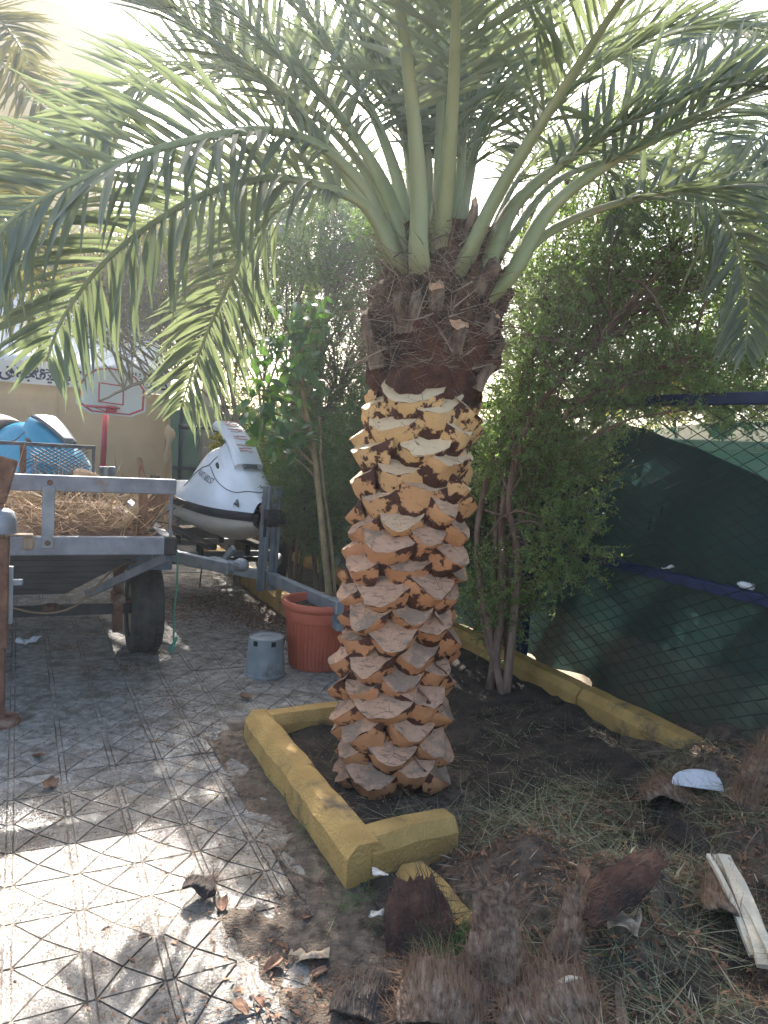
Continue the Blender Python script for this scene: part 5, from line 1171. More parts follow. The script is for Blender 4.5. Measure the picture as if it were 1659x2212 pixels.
# leafy tree on the right, several reddish stems from one foot
sb0 = G(1085, 1505); S_ = lambda *q: [sb0 + A3(rng.normal(0, .05), rng.normal(0, .05), -.02)] + [P(*a) for a in q]
make_tree('privet_tree', 'multi-stemmed leafy tree with reddish bark between the palm trunk and the fence', 'tree',
    [(S_((1085, 1300, 4.55), (1085, 1130, 4.6), (1110, 950, 4.65), (1150, 760, 4.7), (1200, 560, 4.8), (1230, 380, 4.9)), .030, .010), (S_((1050, 1330, 4.6), (1030, 1180, 4.7), (1060, 1010, 4.75), (1140, 850, 4.8), (1260, 740, 4.8), (1400, 640, 4.7)), .024, .008),
     (S_((1110, 1330, 4.5), (1120, 1190, 4.45), (1100, 1080, 4.45), (1140, 920, 4.45), (1230, 800, 4.4), (1330, 700, 4.4), (1450, 560, 4.4)), .028, .008), (S_((1040, 1320, 4.7), (1035, 1100, 4.8), (1120, 800, 4.9), (1130, 600, 5.0), (1130, 420, 5.0)), .018, .007),
     (S_((1100, 1250, 4.6), (1160, 1000, 4.5), (1250, 870, 4.3), (1400, 800, 4.1), (1560, 800, 4.0)), .020, .006), (S_((1070, 1200, 4.7), (1090, 950, 4.9), (1200, 650, 5.1), (1380, 350, 5.2)), .018, .006)],
    [E3(1180, 760, 4.7, .36, .45, .60, 1500), E3(1290, 590, 4.7, .55, .5, .50, 1500), E3(1450, 620, 4.6, .52, .5, .60, 1300), E3(1600, 600, 4.6, .45, .5, .70, 900), E3(1450, 330, 4.8, .60, .5, .45, 560), E3(1230, 350, 4.9, .40, .5, .35, 330), E3(1490, 800, 4.2, .50, .4, .15, 650), E3(1340, 850, 4.3, .30, .3, .16, 420),
     E3(1120, 980, 4.75, .24, .4, .40, 900), E3(1080, 1280, 4.7, .22, .3, .32, 380), E3(1210, 1180, 4.3, .20, .25, .24, 260), E3(1240, 1010, 4.4, .22, .2, .30, 380), E3(1580, 870, 3.9, .25, .2, .10, 200), E3(1420, 110, 5.2, .55, .6, .4, 300)],
    None, .030, .0105, 17, .19, M['leaf_tree'], M['bark_red'], 71, gap=.16, cl=4.5, branch_every=34)
# hedge shrubs standing in a row along the fence
def hedge(u, v0, d, blobs, seed, label, ml=None, per=16):
    b = P(u, 1106, d) * A3(1, 1, 0); st = []
    for k in range(5):
        j = rng.normal(0, .09, 3) * A3(1, 1, 0); t = blobs[k % len(blobs)][0]; st.append(([b + j + UP * -.02, b + j * 1.6 + UP * .8, (b + j * 2 + t * A3(1, 1, 0)) / 2 + UP * 1.5 + j, t + rng.normal(0, .1, 3)], .022, .007))
    make_tree('hedge_shrub', label, 'shrub', st, blobs, None, .030, .011, per, .18, ml or M['leaf_hedge'], M['bark_grey'], seed, 'dense shrubs along the fence', gap=.22)
hedge(905, 0, 5.6, [E3(900, 760, 5.5, .42, .5, .62, 1500), E3(820, 1000, 5.5, .38, .4, .55, 1200), E3(960, 1050, 5.5, .35, .4, .55, 700), E3(880, 500, 5.6, .42, .5, .40, 700)], 81, 'dense small-leaved shrub rising directly behind the palm trunk')
hedge(740, 0, 6.4, [E3(750, 820, 6.2, .48, .5, .65, 1700), E3(700, 1060, 6.0, .40, .4, .55, 1200), E3(760, 560, 6.4, .50, .5, .50, 1300), E3(690, 420, 6.7, .45, .5, .35, 450)], 82, 'dense small-leaved shrub behind the potted ficus and its terracotta pot')
hedge(640, 0, 7.3, [E3(630, 640, 7.3, .60, .5, .75, 1500), E3(620, 980, 6.8, .42, .4, .55, 1000), E3(590, 470, 7.6, .55, .6, .45, 600)], 83, 'dense shrub beside the bow of the white jet ski', M['leaf_hedge_b'])
hedge(560, 0, 8.6, [E3(520, 640, 8.8, .65, .6, .7, 900), E3(540, 860, 8.6, .40, .4, .35, 420), E3(480, 500, 9.2, .6, .6, .5, 420)], 84, 'olive green shrub in front of the far blue fence', M['leaf_hedge_b'])
# yellowing tree behind the tent and the bare twiggy one in front of it
fb = P(300, 1106, 11.5) * A3(1, 1, 0)
make_tree('yellowing_tree', 'tree with yellowing leaves behind the canvas tent', 'tree', [([fb, fb + UP * 1.5, P(300, 700, 11.5), P(330, 560, 11.5)], .09, .02), ([fb, fb + UP * 1.4 + A3(-.3, 0, 0), P(180, 660, 11.5), P(130, 560, 11.4)], .06, .02)],
    [E3(330, 640, 11.5, 1.15, .9, .75, 1500), E3(170, 640, 11.3, .9, .8, .65, 1000), E3(420, 540, 11.5, .9, .8, .7, 900), E3(90, 560, 11.4, .7, .7, .6, 500), E3(440, 760, 11, .6, .6, .5, 500)], None, .055, .022, 12, .3, M['leaf_yellow'], M['bark_grey'], 91, gap=.3)
tw = P(520, 1106, 7.3) * A3(1, 1, 0)
make_tree('bare_tree', 'sparse twiggy tree with few leaves reaching over the basketball backboard', 'tree', [([tw, tw + UP * 1.0 + A3(-.05, 0, 0), P(450, 830, 7.2), P(380, 812, 7.0), P(300, 822, 6.9), P(215, 860, 6.8)], .045, .010), ([tw, tw + UP * 1.1, P(440, 760, 7.2), P(360, 690, 7.1), P(280, 620, 7.0)], .035, .008), ([tw, tw + UP * 1.2, P(470, 700, 7.3), P(430, 600, 7.3), P(350, 520, 7.2)], .03, .008)],
    [E3(340, 715, 7.0, .62, .5, .26, 950), E3(420, 650, 7.2, .50, .5, .40, 800), E3(330, 580, 7.1, .6, .5, .4, 900), E3(220, 640, 6.9, .5, .5, .3, 600), E3(120, 650, 6.9, .4, .5, .3, 350)], None, .034, .013, 4, .40, M['leaf_yellow'], M['twig'], 92, gap=.15, branch_every=14, updir=.8)
# shrubbery in the far gap between tent and hedge, with a sunlit yellow green sprig by the jet ski
gb = P(420, 1106, 12.5) * A3(1, 1, 0)
make_tree('garden_shrub', 'bright green garden shrub in the far gap beside the tent', 'shrub', [([gb, gb + UP * .5, P(410, 930, 12.5)], .03, .01)], [E3(400, 930, 12.5, .6, .4, .42, 500), E3(440, 1010, 12.0, .8, .4, .4, 500), E3(500, 1000, 12.2, .8, .4, .45, 400)], None, .05, .02, 14, .2, M['leaf_far'], M['bark_grey'], 93)
yb = P(497, 1106, 7.9) * A3(1, 1, 0)
make_tree('yellow_sapling', 'small sapling with bright yellow green leaves above the jet ski handle pole', 'sapling', [([yb, yb + UP * .8, P(495, 960, 7.9), P(490, 935, 7.9)], .012, .005)], [E3(495, 950, 7.9, .16, .15, .11, 70), E3(480, 970, 7.9, .12, .12, .08, 40)], None, .06, .026, 9, .12, M['leaf_yellow'], M['bark_grey'], 94, branch_every=6)
# beyond the fence
ob = P(1470, 1106, 8.4) * A3(1, 1, 0)
make_tree('flowering_shrub', 'flowering shrub with orange yellow blossoms beyond the fence top rail', 'shrub', [([ob, ob + UP * .9, P(1460, 830, 8.4)], .03, .01)], [E3(1440, 845, 8.4, .38, .3, .30, 420), E3(1330, 830, 8.6, .35, .3, .3, 300)], None, .05, .02, 12, .16, M['leaf_yellow'], M['bark_grey'], 95)
fl = P(1470, 822, 8.1) + rng.normal(0, .09, (260, 3)); f2 = P(1345, 822, 8.2) + rng.normal(0, .05, (80, 3)); fl = np.vstack([fl, f2])
Vl, Fl = leaves(fl, rdir(len(fl)), rdir(len(fl)), .04, .034); bl = mkobj('blossoms', Vl, Fl, M['flower'], bpy.data.objects['flowering_shrub']); tag(bl, kind='stuff')
tb0 = P(1700, 1106, 9) * A3(1, 1, 0)
make_tree('leafy_tree', 'dark leafy tree beyond the fence, right of the flowering shrub', 'tree', [([tb0, tb0 + UP * 1.4, P(1680, 760, 9), P(1660, 640, 9)], .07, .02)], [E3(1660, 720, 9, .75, .8, .7, 1000), E3(1720, 560, 9, .8, .8, .7, 600)], None, .05, .02, 12, .25, M['leaf_hedge_b'], M['bark_grey'], 96)

# potted ficus: larger glossy leaves
fs = A3(PC[0] + .075, PC[1] + .07, Hh - .08)
st = [([fs, P(700, 1180, 4.8), P(690, 1080, 4.78), P(676, 960, 4.75), P(655, 860, 4.72), P(648, 740, 4.7)], .024, .012), ([fs + A3(.035, .02, 0), P(716, 1180, 4.86), P(704, 1090, 4.82), P(694, 1000, 4.8), P(690, 900, 4.8)], .013, .007)]
fic = thing('potted_ficus', 'young ficus sapling with large glossy heart shaped leaves growing in the terracotta pot', 'sapling', fs)
nodes = []
for pts, r0, r1 in st:
    pth = catmull(pts, 24); mb = MB(); mb.tube(pth, np.linspace(r0, r1, 24), 10); build(mb, 'stem', M['bark_ficus'], fic, True); nodes.append(pth)
nodes = np.vstack(nodes); g_ = np.random.default_rng(77); A_, B_, r0_, r1_ = [], [], [], []; LC, LD = [], []
for (u, v, d, k) in ((540, 680, 4.6, 9), (585, 650, 4.65, 9), (640, 640, 4.7, 9), (690, 660, 4.75, 8), (520, 760, 4.55, 10), (560, 740, 4.6, 10), (620, 720, 4.7, 9), (690, 740, 4.75, 9), (500, 830, 4.55, 10), (550, 820, 4.6, 10), (610, 800, 4.68, 8), (530, 890, 4.6, 10), (580, 880, 4.66, 9), (640, 870, 4.72, 8), (700, 830, 4.78, 7), (560, 940, 4.66, 8), (600, 950, 4.68, 8), (555, 980, 4.66, 7), (630, 920, 4.6, 7), (660, 800, 4.6, 8), (720, 700, 4.8, 6), (600, 690, 4.5, 8), (575, 1000, 4.7, 6), (710, 780, 4.7, 6)):
    e_ = P(u, v, d) + g_.normal(0, .05, 3); dd = np.linalg.norm(nodes - e_, axis=1) + np.maximum(0, nodes[:, 2] - e_[2] + .12) * 3; s_ = nodes[int(np.argmin(dd))]; pth = catmull([s_, (s_ + e_) / 2 + UP * .06, e_], 10)
    for q in range(9): A_.append(pth[q]); B_.append(pth[q + 1]); r0_.append(.007 - .0005 * q); r1_.append(.0065 - .0005 * q)
    for q in range(int(k * 1.7)):
        t = g_.uniform(.45, 1.0); i = int(t * 9); LC.append(pth[i] + g_.normal(0, .035, 3)); LD.append(nrm(g_.normal(0, .8, 3) + A3(0, -.25, -.35)))
bv = prisms(A_, B_, r0_, r1_, 5); mkobj('branches', bv[0], bv[1], M['bark_ficus'], fic)
for i, (c, d) in enumerate(zip(LC, LD)):
    if i >= 290: break
    N_ = nrm(UP * .6 + A3(0, -.5, 0) + g_.normal(0, .45, 3)); S = nrm(np.cross(d, N_)); N_ = np.cross(S, d); L_ = g_.uniform(.07, .125); W_ = L_ * g_.uniform(.42, .55)
    V = [c - d * .02]
    for t, ww in ((0, .06), (.14, .72), (.32, 1.0), (.55, .86), (.78, .48), (1, .02)):
        m_ = c + d * L_ * t - UP * L_ * .22 * t * t
        for s in (-1, 0, 1): V.append(m_ + S * W_ * .5 * ww * s + N_ * abs(s) * W_ * .12 * ww)
    F = [(1 + 3 * k, 2 + 3 * k, 5 + 3 * k, 4 + 3 * k) for k in range(5)] + [(2 + 3 * k, 3 + 3 * k, 6 + 3 * k, 5 + 3 * k) for k in range(5)] + [(0, 2, 1), (0, 3, 2)]
    mkobj('leaf', V, F, M['leaf_ficus'], fic, True)
_m = M['leaf_ficus']; _g = node(_m, 'ShaderNodeNewGeometry')[0]; _oi = _m.node_tree.nodes.new('ShaderNodeObjectInfo'); _cr = node(_m, 'ShaderNodeValToRGB')[0]
_m.node_tree.links.new(_oi.outputs['Random'], _cr.inputs['Fac'])

# ------------------------------------------------------------------ load of dry cuttings on the cargo trailer
g_ = np.random.default_rng(11)
ZB = Z0 + .042
n = 2300; C = np.array([TL(g_.uniform(-1.45, -.08), .12 + 2.1 * g_.uniform(0, 1) ** 1.6, 0) for _ in range(n)]); C[:, 2] = ZB + .03 + g_.uniform(0, .17, n) * np.clip(1.3 - np.abs(g_.normal(0, .4, n)), .2, 1.3)
D = nrm(np.array([tb * g_.normal(0, 1) + ta * g_.normal(0, .8) + UP * abs(g_.normal(.05, .28)) for _ in range(n)]))
V1 = ribbons(C, D, np.tile(UP, (n, 1)), g_.uniform(.12, .42, n), g_.uniform(.003, .011, n), g_.normal(0, .16, n), 4)
c1 = P(130, 1140, 4.75); m = 420; D2 = nrm(np.array([UP * g_.uniform(.15, 1.0) + tb * g_.normal(0, .9) + ta * g_.normal(0, .5) for _ in range(m)]))
V2 = ribbons(np.tile(c1, (m, 1)) + g_.normal(0, .05, (m, 3)), D2, rdir(m), g_.uniform(.14, .42, m), g_.uniform(.003, .009, m), g_.normal(0, .2, m), 4)
c2 = P(270, 1140, 4.6); m = 160; D3 = nrm(np.array([UP * g_.uniform(.05, .5) + tb * g_.normal(-.2, .9) + ta * g_.normal(0, .5) for _ in range(m)]))
V3 = ribbons(np.tile(c2, (m, 1)) + g_.normal(0, .06, (m, 3)), D3, rdir(m), g_.uniform(.10, .26, m), g_.uniform(.002, .005, m), g_.normal(0, .25, m), 4)
Vs, Fs = join(V1, V2, V3); tag(mkobj('straw_heap', Vs, Fs, M['straw'], ori=TL(-.7, .6, ZB)), 'tangle of dry orange palm straw heaped in the cargo trailer', 'straw', kind='stuff')
mb = MB(); V = []; hv = Wav(7, 8)
for i in range(40):
    for j in range(50):
        q = TL(-1.49 + 1.43 * i / 39, .08 + 2.3 * j / 49, ZB); e = min(i, 39 - i, j, 49 - j) / 6; V.append(q + UP * (.001 + min(1, e) * (.055 + .03 * hv(q))))
mb.grid(V, 40, 50, thick=.01); tag(build(mb, 'cuttings_bed', M['dryleaf'], ori=TL(-.7, .6, ZB)), 'brown layer of dry cuttings covering the trailer bed', 'cuttings', kind='stuff')
def strip_thing(name, label, cat, pts, w, th, m_, group=None, side=None, wend=None, split=0):
    p = catmull(pts, 26); T = nrm(np.gradient(p, axis=0)); V = []; sd = side if side is not None else UP
    wv_ = Wav(18, int(abs(p[0][0] * 313)) % 100)
    for i in range(26):
        x = nrm(np.cross(T[i], sd)); y = np.cross(x, T[i]); t = i / 25; ww = w * (1 - t) + (w if wend is None else wend) * t
        for a, b in ((-.5, -.5), (0, -.62), (.5, -.5), (.5, .5), (0, .62), (-.5, .5)): V.append(p[i] + x * ww * (a + .05 * wv_(p[i] + a)) + y * th * b)
    mb = MB(); mb.add(V, [(i * 6 + a, i * 6 + (a + 1) % 6, i * 6 + 6 + (a + 1) % 6, i * 6 + 6 + a) for i in range(25) for a in range(6)] + [tuple(range(6))[::-1], tuple(range(150, 156))])
    o = build(mb, name, m_, smooth=False, ori=p[0]); auto_smooth(o, 60); return tag(o, label, cat, group)
strip_thing('palm_stalk', 'pale curved palm stalk sweeping up out of the trailer load', 'palm stalk', px((212, 1165, 4.35), (262, 1140, 4.42), (300, 1095, 4.5), (325, 1062, 4.6), (350, 1045, 4.7)), .05, .02, M['stalk'], side=cF)
strip_thing('palm_stalk', 'dark broad palm stalk leaning beside the trailer corner rod', 'palm stalk', px((262, 1160, 4.5), (310, 1118, 4.55), (350, 1080, 4.6), (372, 1064, 4.6)), .10, .03, M['splinter'], side=cF)
strip_thing('palm_stalk', 'long straw coloured stalk lying along the upper rail inside the trailer', 'palm stalk', px((-40, 1062, 4.3), (20, 1066, 4.35), (80, 1078, 4.45), (140, 1096, 4.6)), .045, .025, M['stalk'], side=cF)
strip_thing('wood_splinter', 'upright brown splinter of wood standing against the trailer rail', 'wood', px((306, 1168, 4.32), (310, 1110, 4.33), (307, 1040, 4.36), (301, 990, 4.4)), .055, .03, M['splinter'], side=cF, wend=.02)
strip_thing('palm_stalk', 'thin bent stalk hanging below the upper rail of the trailer', 'palm stalk', px((210, 1058, 4.6), (245, 1074, 4.6), (270, 1078, 4.6), (292, 1064, 4.6)), .03, .015, M['stalk'], side=cF)
strip_thing('palm_stalk', 'short pale stump end rising behind the rail near the tent corner', 'palm stalk', px((322, 1085, 4.75), (330, 1052, 4.8), (334, 1026, 4.8)), .05, .03, M['stub'], side=cF)
for k, (u, v) in enumerate(((335, 1128), (345, 1140), (330, 1148), (350, 1112))):
    strip_thing('dry_frond_strip', ('second lowest grey frond strip behind the trailer corner rod', 'grey frond strip bent upward past the trailer corner rod', 'lowest grey frond strip drooping past the trailer corner rod', 'topmost grey frond strip crossing behind the trailer corner rod')[k], 'palm strip', px((300 + 6 * k, 1150, 4.5), (u, v, 4.55), (385 + 4 * k, v + 8 - 30 * (k % 2), 4.6)), .016, .006, M['stub'], 'dry frond strips at the trailer corner', side=cF, wend=.006)
# cut palm heart block perched on the rail
cb = P(170, 1040, 4.95); sroot = thing('palm_stump_piece', 'cut chunk of palm base with bright orange face on the trailer load', 'palm stump', cb)
mb = MB(); V = []; kk = 12; wv_ = Wav(20, 9); dx = nrm(cR * .75 + UP * .45 - cF * .4)
X_ = nrm(np.cross(dx, UP)); Y_ = np.cross(X_, dx)
for i in range(8):
    t = i / 7
    for a in range(kk):
        th_ = 2 * math.pi * a / kk; r = (.075 + .03 * math.sin(th_ * 2 + .5)) * (1.0 - .12 * t); q = cb - dx * .12 + dx * .22 * t + X_ * r * math.cos(th_) + Y_ * r * .85 * math.sin(th_); V.append(q + .008 * wv_(q))
mb.add(V, [(i * kk + a, i * kk + (a + 1) % kk, (i + 1) * kk + (a + 1) % kk, (i + 1) * kk + a) for i in range(7) for a in range(kk)] + [tuple(range(kk))[::-1]]); build(mb, 'bark', M['fibre'], sroot, True)
mb = MB(); mb.add([V[7 * kk + a] + dx * .002 for a in range(kk)] + [cb + dx * .125], [(a, (a + 1) % kk, kk) for a in range(kk)]); build(mb, 'cut_face', M['stub_cut'], sroot)

# ------------------------------------------------------------------ heap of fibre and grass in the foreground
hv1, hv2 = Wav(3.4, 13), Wav(10, 14)
def hz(p):
    q = p - K0; b, a = q[..., 0] * DB[0] + q[..., 1] * DB[1], q[..., 0] * DA[0] + q[..., 1] * DA[1]
    e = np.clip((b - .12 + .10 * hv1(p * 1.4)) / .45, 0, 1) * np.clip((.28 - a + .5 * np.clip(b - 1.0, 0, 1)) / .5, 0, 1)
    return .02 + e * (.085 + .055 * hv1(p) + .025 * hv2(p) + .05 * np.clip(b - .9, 0, 1))
def HP(u, v):
    z = .05
    for _ in range(6): p = G(u, v, z); z = float(hz(p * A3(1, 1, 0)))
    return p
nu = nv_ = 90; V = []
for i in range(nu):
    for j in range(nv_):
        p = L2W(.05 + 2.1 * i / (nu - 1), -1.6 + 2.3 * j / (nv_ - 1)); z = float(hz(p * A3(1, 1, 0))); V.append(A3(p[0], p[1], z - .004))
mb = MB(); mb.grid(V, nu, nv_); M['heap'] = mat('fibre_litter', (.05, .037, .026), (.15, .108, .075), 24, bump=1.0, bscale=110, rough=.95, c3=(.17, .125, .085), scale3=38, t3=(.56, .68))
heap = build(mb, 'trimmings_heap', M['heap'], smooth=True, ori=L2W(1, -.6)); tag(heap, 'low heap of brown palm trimmings and soil in front of the planter', 'heap', kind='stuff')
def scatter(n, b0, b1, a0, a1, seed, cond=None):
    q = np.random.default_rng(seed); b = q.uniform(b0, b1, n); a = q.uniform(a0, a1, n); p = K0 + DB * b[:, None] + DA * a[:, None]; p[:, 2] = 0
    if cond is not None: p = p[cond(b, a)]
    p[:, 2] = hz(p); return p
def strands(name, label, cat, p, L, W, m_, lift, bend, seed, ns=4, wexp=0):
    q = np.random.default_rng(seed); n = len(p); th = q.uniform(0, 6.283, n); D = np.column_stack([np.cos(th), np.sin(th), np.abs(q.normal(lift[0], lift[1], n))])
    V, F = ribbons(p + UP * .002, D, np.tile(UP, (n, 1)) + q.normal(0, .5, (n, 3)), q.uniform(*L, n), q.uniform(*W, n), q.normal(bend[0], bend[1], n), ns)
    V[:, 2] = np.maximum(V[:, 2], hz(V * A3(1, 1, 0)) * .97 + .001)
    return tag(mkobj(name, V, F, m_, ori=A3(*p.mean(0)[:2], 0)), label, cat, kind='stuff')
def clump(p, seed, thr=.0, sc=5):
    w_ = Wav(sc, seed); return p[w_(p) > thr]
strands('cut_grass', 'long green and straw coloured cut grass strewn over the fibre heap', 'grass', clump(scatter(8500, .15, 2.0, -1.55, .35, 15), 16, -.25), (.06, .24), (.0016, .0036), M['grass'], (.18, .25), (-.15, .2), 17)
strands('green_grass_tuft', 'dense tuft of green grass between two fibre sheaths by the low kerb', 'grass', np.array([HP(985, 2060)] * 260 + [HP(965, 2110)] * 200 + [HP(1000, 2020)] * 140) + np.random.default_rng(5).normal(0, .035, (600, 3)) * A3(1, 1, .2), (.06, .17), (.0016, .003), M['grass_live'], (.8, .5), (-.25, .2), 18)
strands('kerb_grass', 'green grass growing along the outer foot of the yellow kerb', 'grass', np.array([G(u + np.random.default_rng(k).normal(0, 14), v + np.random.default_rng(k + 9).normal(0, 10)) for k in range(14) for u, v in ((770, 1960), (735, 1985), (700, 1890), (670, 1830), (790, 1940), (620, 1740), (590, 1690), (545, 1590), (650, 1800), (810, 2000))]), (.05, .15), (.0015, .003), M['grass_live'], (1.0, .6), (-.3, .2), 19)
strands('coir_fibre', 'fine orange brown coir strands spread over the trimmings', 'fibre', clump(scatter(9000, .12, 2.0, -1.55, .15, 25), 26, .1, 4), (.03, .12), (.0008, .002), M['coir'], (.3, .35), (0, .5), 27)
strands('soil_litter', 'thin dry stalks and roots scattered on the dark soil of the bed', 'litter', scatter(1500, .18, 2.0, -.1, 1.2, 35) + UP * .025, (.02, .12), (.001, .0032), M['grass'], (.12, .2), (0, .4), 36)

# dirt spilled over the paving edge
def spill(name, label, b0, b1, a0, a1, f, seed):
    w1_, w2_ = Wav(6, seed), Wav(22, seed + 1); nu, nv = 90, 90; V = []
    for i in range(nu):
        for j in range(nv):
            b, a = b0 + (b1 - b0) * i / (nu - 1), a0 + (a1 - a0) * j / (nv - 1); p = L2W(b, a); V.append(p + UP * (f(b, a) + .007 * w1_(p) + .005 * w2_(p)))
    mb = MB(); mb.grid(V, nu, nv); return tag(build(mb, name, M['dirt'], smooth=True, ori=L2W((b0 + b1) / 2, (a0 + a1) / 2)), label, 'dirt', kind='stuff')
M['dirt'] = mat('brown_dirt', (.085, .062, .043), (.19, .145, .105), 26, detail=9, bump=1.0, bscale=120, rough=.95, c3=(.05, .035, .025), scale3=12, t3=(.52, .64))
spill('dirt_spill', 'brown dirt spilled over the paving beside the trimmings heap', -.75, .30, -1.5, .05, lambda b, a: -.010 + .020 * min(1.2, max(0, (b + .62 - .35 * max(0, a + .75)) / .6)), 81)
spill('kerb_dirt', 'line of brown dirt gathered against the outer foot of the yellow kerb', -.16, .03, -.1, 1.4, lambda b, a: -.006 + .016 * max(0, (b + .10) / .12), 85)
# palm leaf sheaths: each a curved mat of fibre
def sheath(label, c, ex, ey, w_, l_, curl, m_=None, seed=0, fringe=120, roll=.0, grp=None):
    g_ = np.random.default_rng(seed); ex, ey = nrm(ex), nrm(ey); ex = nrm(ex - ey * (ex @ ey)); ez = np.cross(ex, ey)
    if ez[2] < 0 and abs(ez[2]) > .2: ex, ez = -ex, -ez
    nu, nv = 22, 26; V = []; w1, w2 = Wav(9, seed), Wav(40, seed + 3); c = np.array(c, float); rag0, rag1 = g_.uniform(-.06, .06, nu) * l_ * 1.6, g_.uniform(-.09, .09, nu) * l_ * 1.8
    for i in range(nu):
        s = -1 + 2 * i / (nu - 1)
        for j in range(nv):
            t = j / (nv - 1); tt = t * (1 + rag1[i]) + rag0[i] * (1 - t); ww = w_ * (.62 + .38 * math.sin(math.pi * min(1, .25 + t * .8)))
            an = s * curl; x = math.sin(an) / max(curl, .05) * ww * .5; zz = (math.cos(an) - math.cos(curl)) / max(curl, .05) * ww * .5
            q = c + ex * x + ey * (tt - .5) * l_ + ez * (zz + roll * (t - .5) ** 2 * l_); V.append(q + ez * (.012 * w1(q) + .005 * w2(q)) + ex * .006 * w2(q * .7))
    root = thing('palm_sheath', label, 'palm sheath', c, grp); mb = MB(); mb.grid(V, nu, nv, thick=.006); build(mb, 'fibre_mat', m_ or M['sheath'], root, True)
    V = np.array(V).reshape(nu, nv, 3); n = int(fringe * .6); side = g_.integers(0, 3, n); ii = g_.integers(0, nu, n); jj = g_.integers(0, nv, n)
    C = np.where((side == 0)[:, None], V[ii, nv - 1], np.where((side == 1)[:, None], V[0, jj], V[nu - 1, jj])); D0 = np.where((side == 0)[:, None], ey, np.where((side == 1)[:, None], -ex, ex)); D = nrm(D0 + g_.normal(0, .6, (n, 3)))
    a = ribbons(C, D, np.tile(ez, (n, 1)), g_.uniform(.02, .085, n), g_.uniform(.0012, .003, n), g_.normal(0, .4, n), 3)
    n = int(fringe * 1.6); ii = g_.integers(0, nu, n); jj = g_.integers(0, nv - 3, n); C = V[ii, jj] + ez * .004; b = ribbons(C, nrm(ey + g_.normal(0, .18, (n, 3))), np.tile(ez, (n, 1)), g_.uniform(.02, .07, n), g_.uniform(.0008, .0022, n), g_.normal(.05, .2, n), 3)
    Vf, Ff = join(a, b); tag(mkobj('fringe', Vf, Ff, M['coir'] if m_ is None else M['hair_dark'], root), kind='stuff'); return root
M['hair_dark'] = mat('dark_sheath_strands', (.03, .018, .012), (.13, .085, .06), island=True, rough=.95)
M['sheath'] = mat('woven_palm_sheath', (.085, .052, .034), (.31, .22, .155), 60, detail=9, bump=1.0, bscale=130, rough=.95, stretch=(1, .25, 1), c3=(.055, .032, .022), scale3=7, t3=(.52, .66))
M['sheath_red'] = mat('red_brown_palm_sheath', (.050, .022, .014), (.12, .055, .035), 16, bump=1.0, bscale=80, rough=.95, c3=(.025, .017, .013), scale3=5, t3=(.5, .62))
M['sheath_dark'] = mat('dark_palm_sheath', (.022, .017, .014), (.055, .042, .035), 16, bump=1.0, bscale=70, rough=.95, stretch=(1, .3, 1))
sheath('dark red brown palm sheath leaning against the low kerb', HP(905, 2030) + UP * .055, A3(1, .35, .25), A3(-.15, .5, .75), .24, .24, .7, M['sheath_red'], 1)
sheath('tall woven palm sheath standing upright beside the green grass tuft', HP(1060, 2120) + UP * .10, A3(1, -.1, 0), A3(-.05, .45, .9), .16, .30, .55, None, 2, 200)
sheath('narrow brown sheath strip curving down over the fibre heap', HP(1225, 2070) + UP * .07, A3(.9, -.3, .2), A3(.25, .5, .8), .10, .26, .9, None, 3, 140)
sheath('red brown sheath lying with its frayed end toward the fence', HP(1330, 1960) + UP * .06, A3(-.5, .8, .1), A3(.85, .5, .18), .15, .34, .6, M['sheath_red'], 4, 160)
sheath('grey black ribbed sheath under strands of grass by the white plastic dish', HP(1490, 1840) + UP * .05, A3(.8, .4, 0), A3(-.4, .85, .2), .20, .20, .5, M['sheath_dark'], 5)
sheath('frayed straw coloured sheath bundle propped against the fence kerb', HP(1620, 1740) + UP * .12, A3(.7, -.6, 0), A3(.4, .35, .85), .12, .26, 1.1, None, 6, 300)
sheath('round tuft of brown coir sheath covering the edge of the white dish', HP(1440, 1740) + UP * .03, A3(1, .2, 0), A3(.1, .9, .15), .26, .16, .9, None, 7, 320)
sheath('thin red sheath sliver lying on soil near the fence kerb', HP(1390, 1800) + UP * .02, A3(.3, .9, .1), A3(.95, -.2, .0), .08, .18, .5, M['sheath_red'], 8, 60)
sheath('shaggy orange coir sheath at the foot of the heap', HP(960, 2190) + UP * .05, A3(1, .1, 0), A3(.1, .8, .5), .30, .16, .8, None, 9, 420)
sheath('shaggy brown coir sheath spread flat in front of the woven sheath', HP(1190, 2200) + UP * .045, A3(1, -.1, 0), A3(.0, .9, .35), .30, .20, .7, None, 10, 420)
sheath('small dark sheath fragment on the sunlit paving', G(435, 1935) + UP * .02, A3(1, .1, 0), A3(.3, .9, .15), .12, .09, .9, M['sheath_dark'], 11, 50)
sheath('dusty brown sheath half buried between grass near the split wood', HP(1560, 1960) + UP * .04, A3(.8, -.4, 0), A3(.3, .9, .2), .16, .20, .8, None, 12, 200)
sheath('dark sheath scrap lying on the dirt left of the low kerb', HP(800, 2170) + UP * .015, A3(1, .2, 0), A3(.1, .9, .12), .22, .12, .5, M['sheath_dark'], 13, 120)
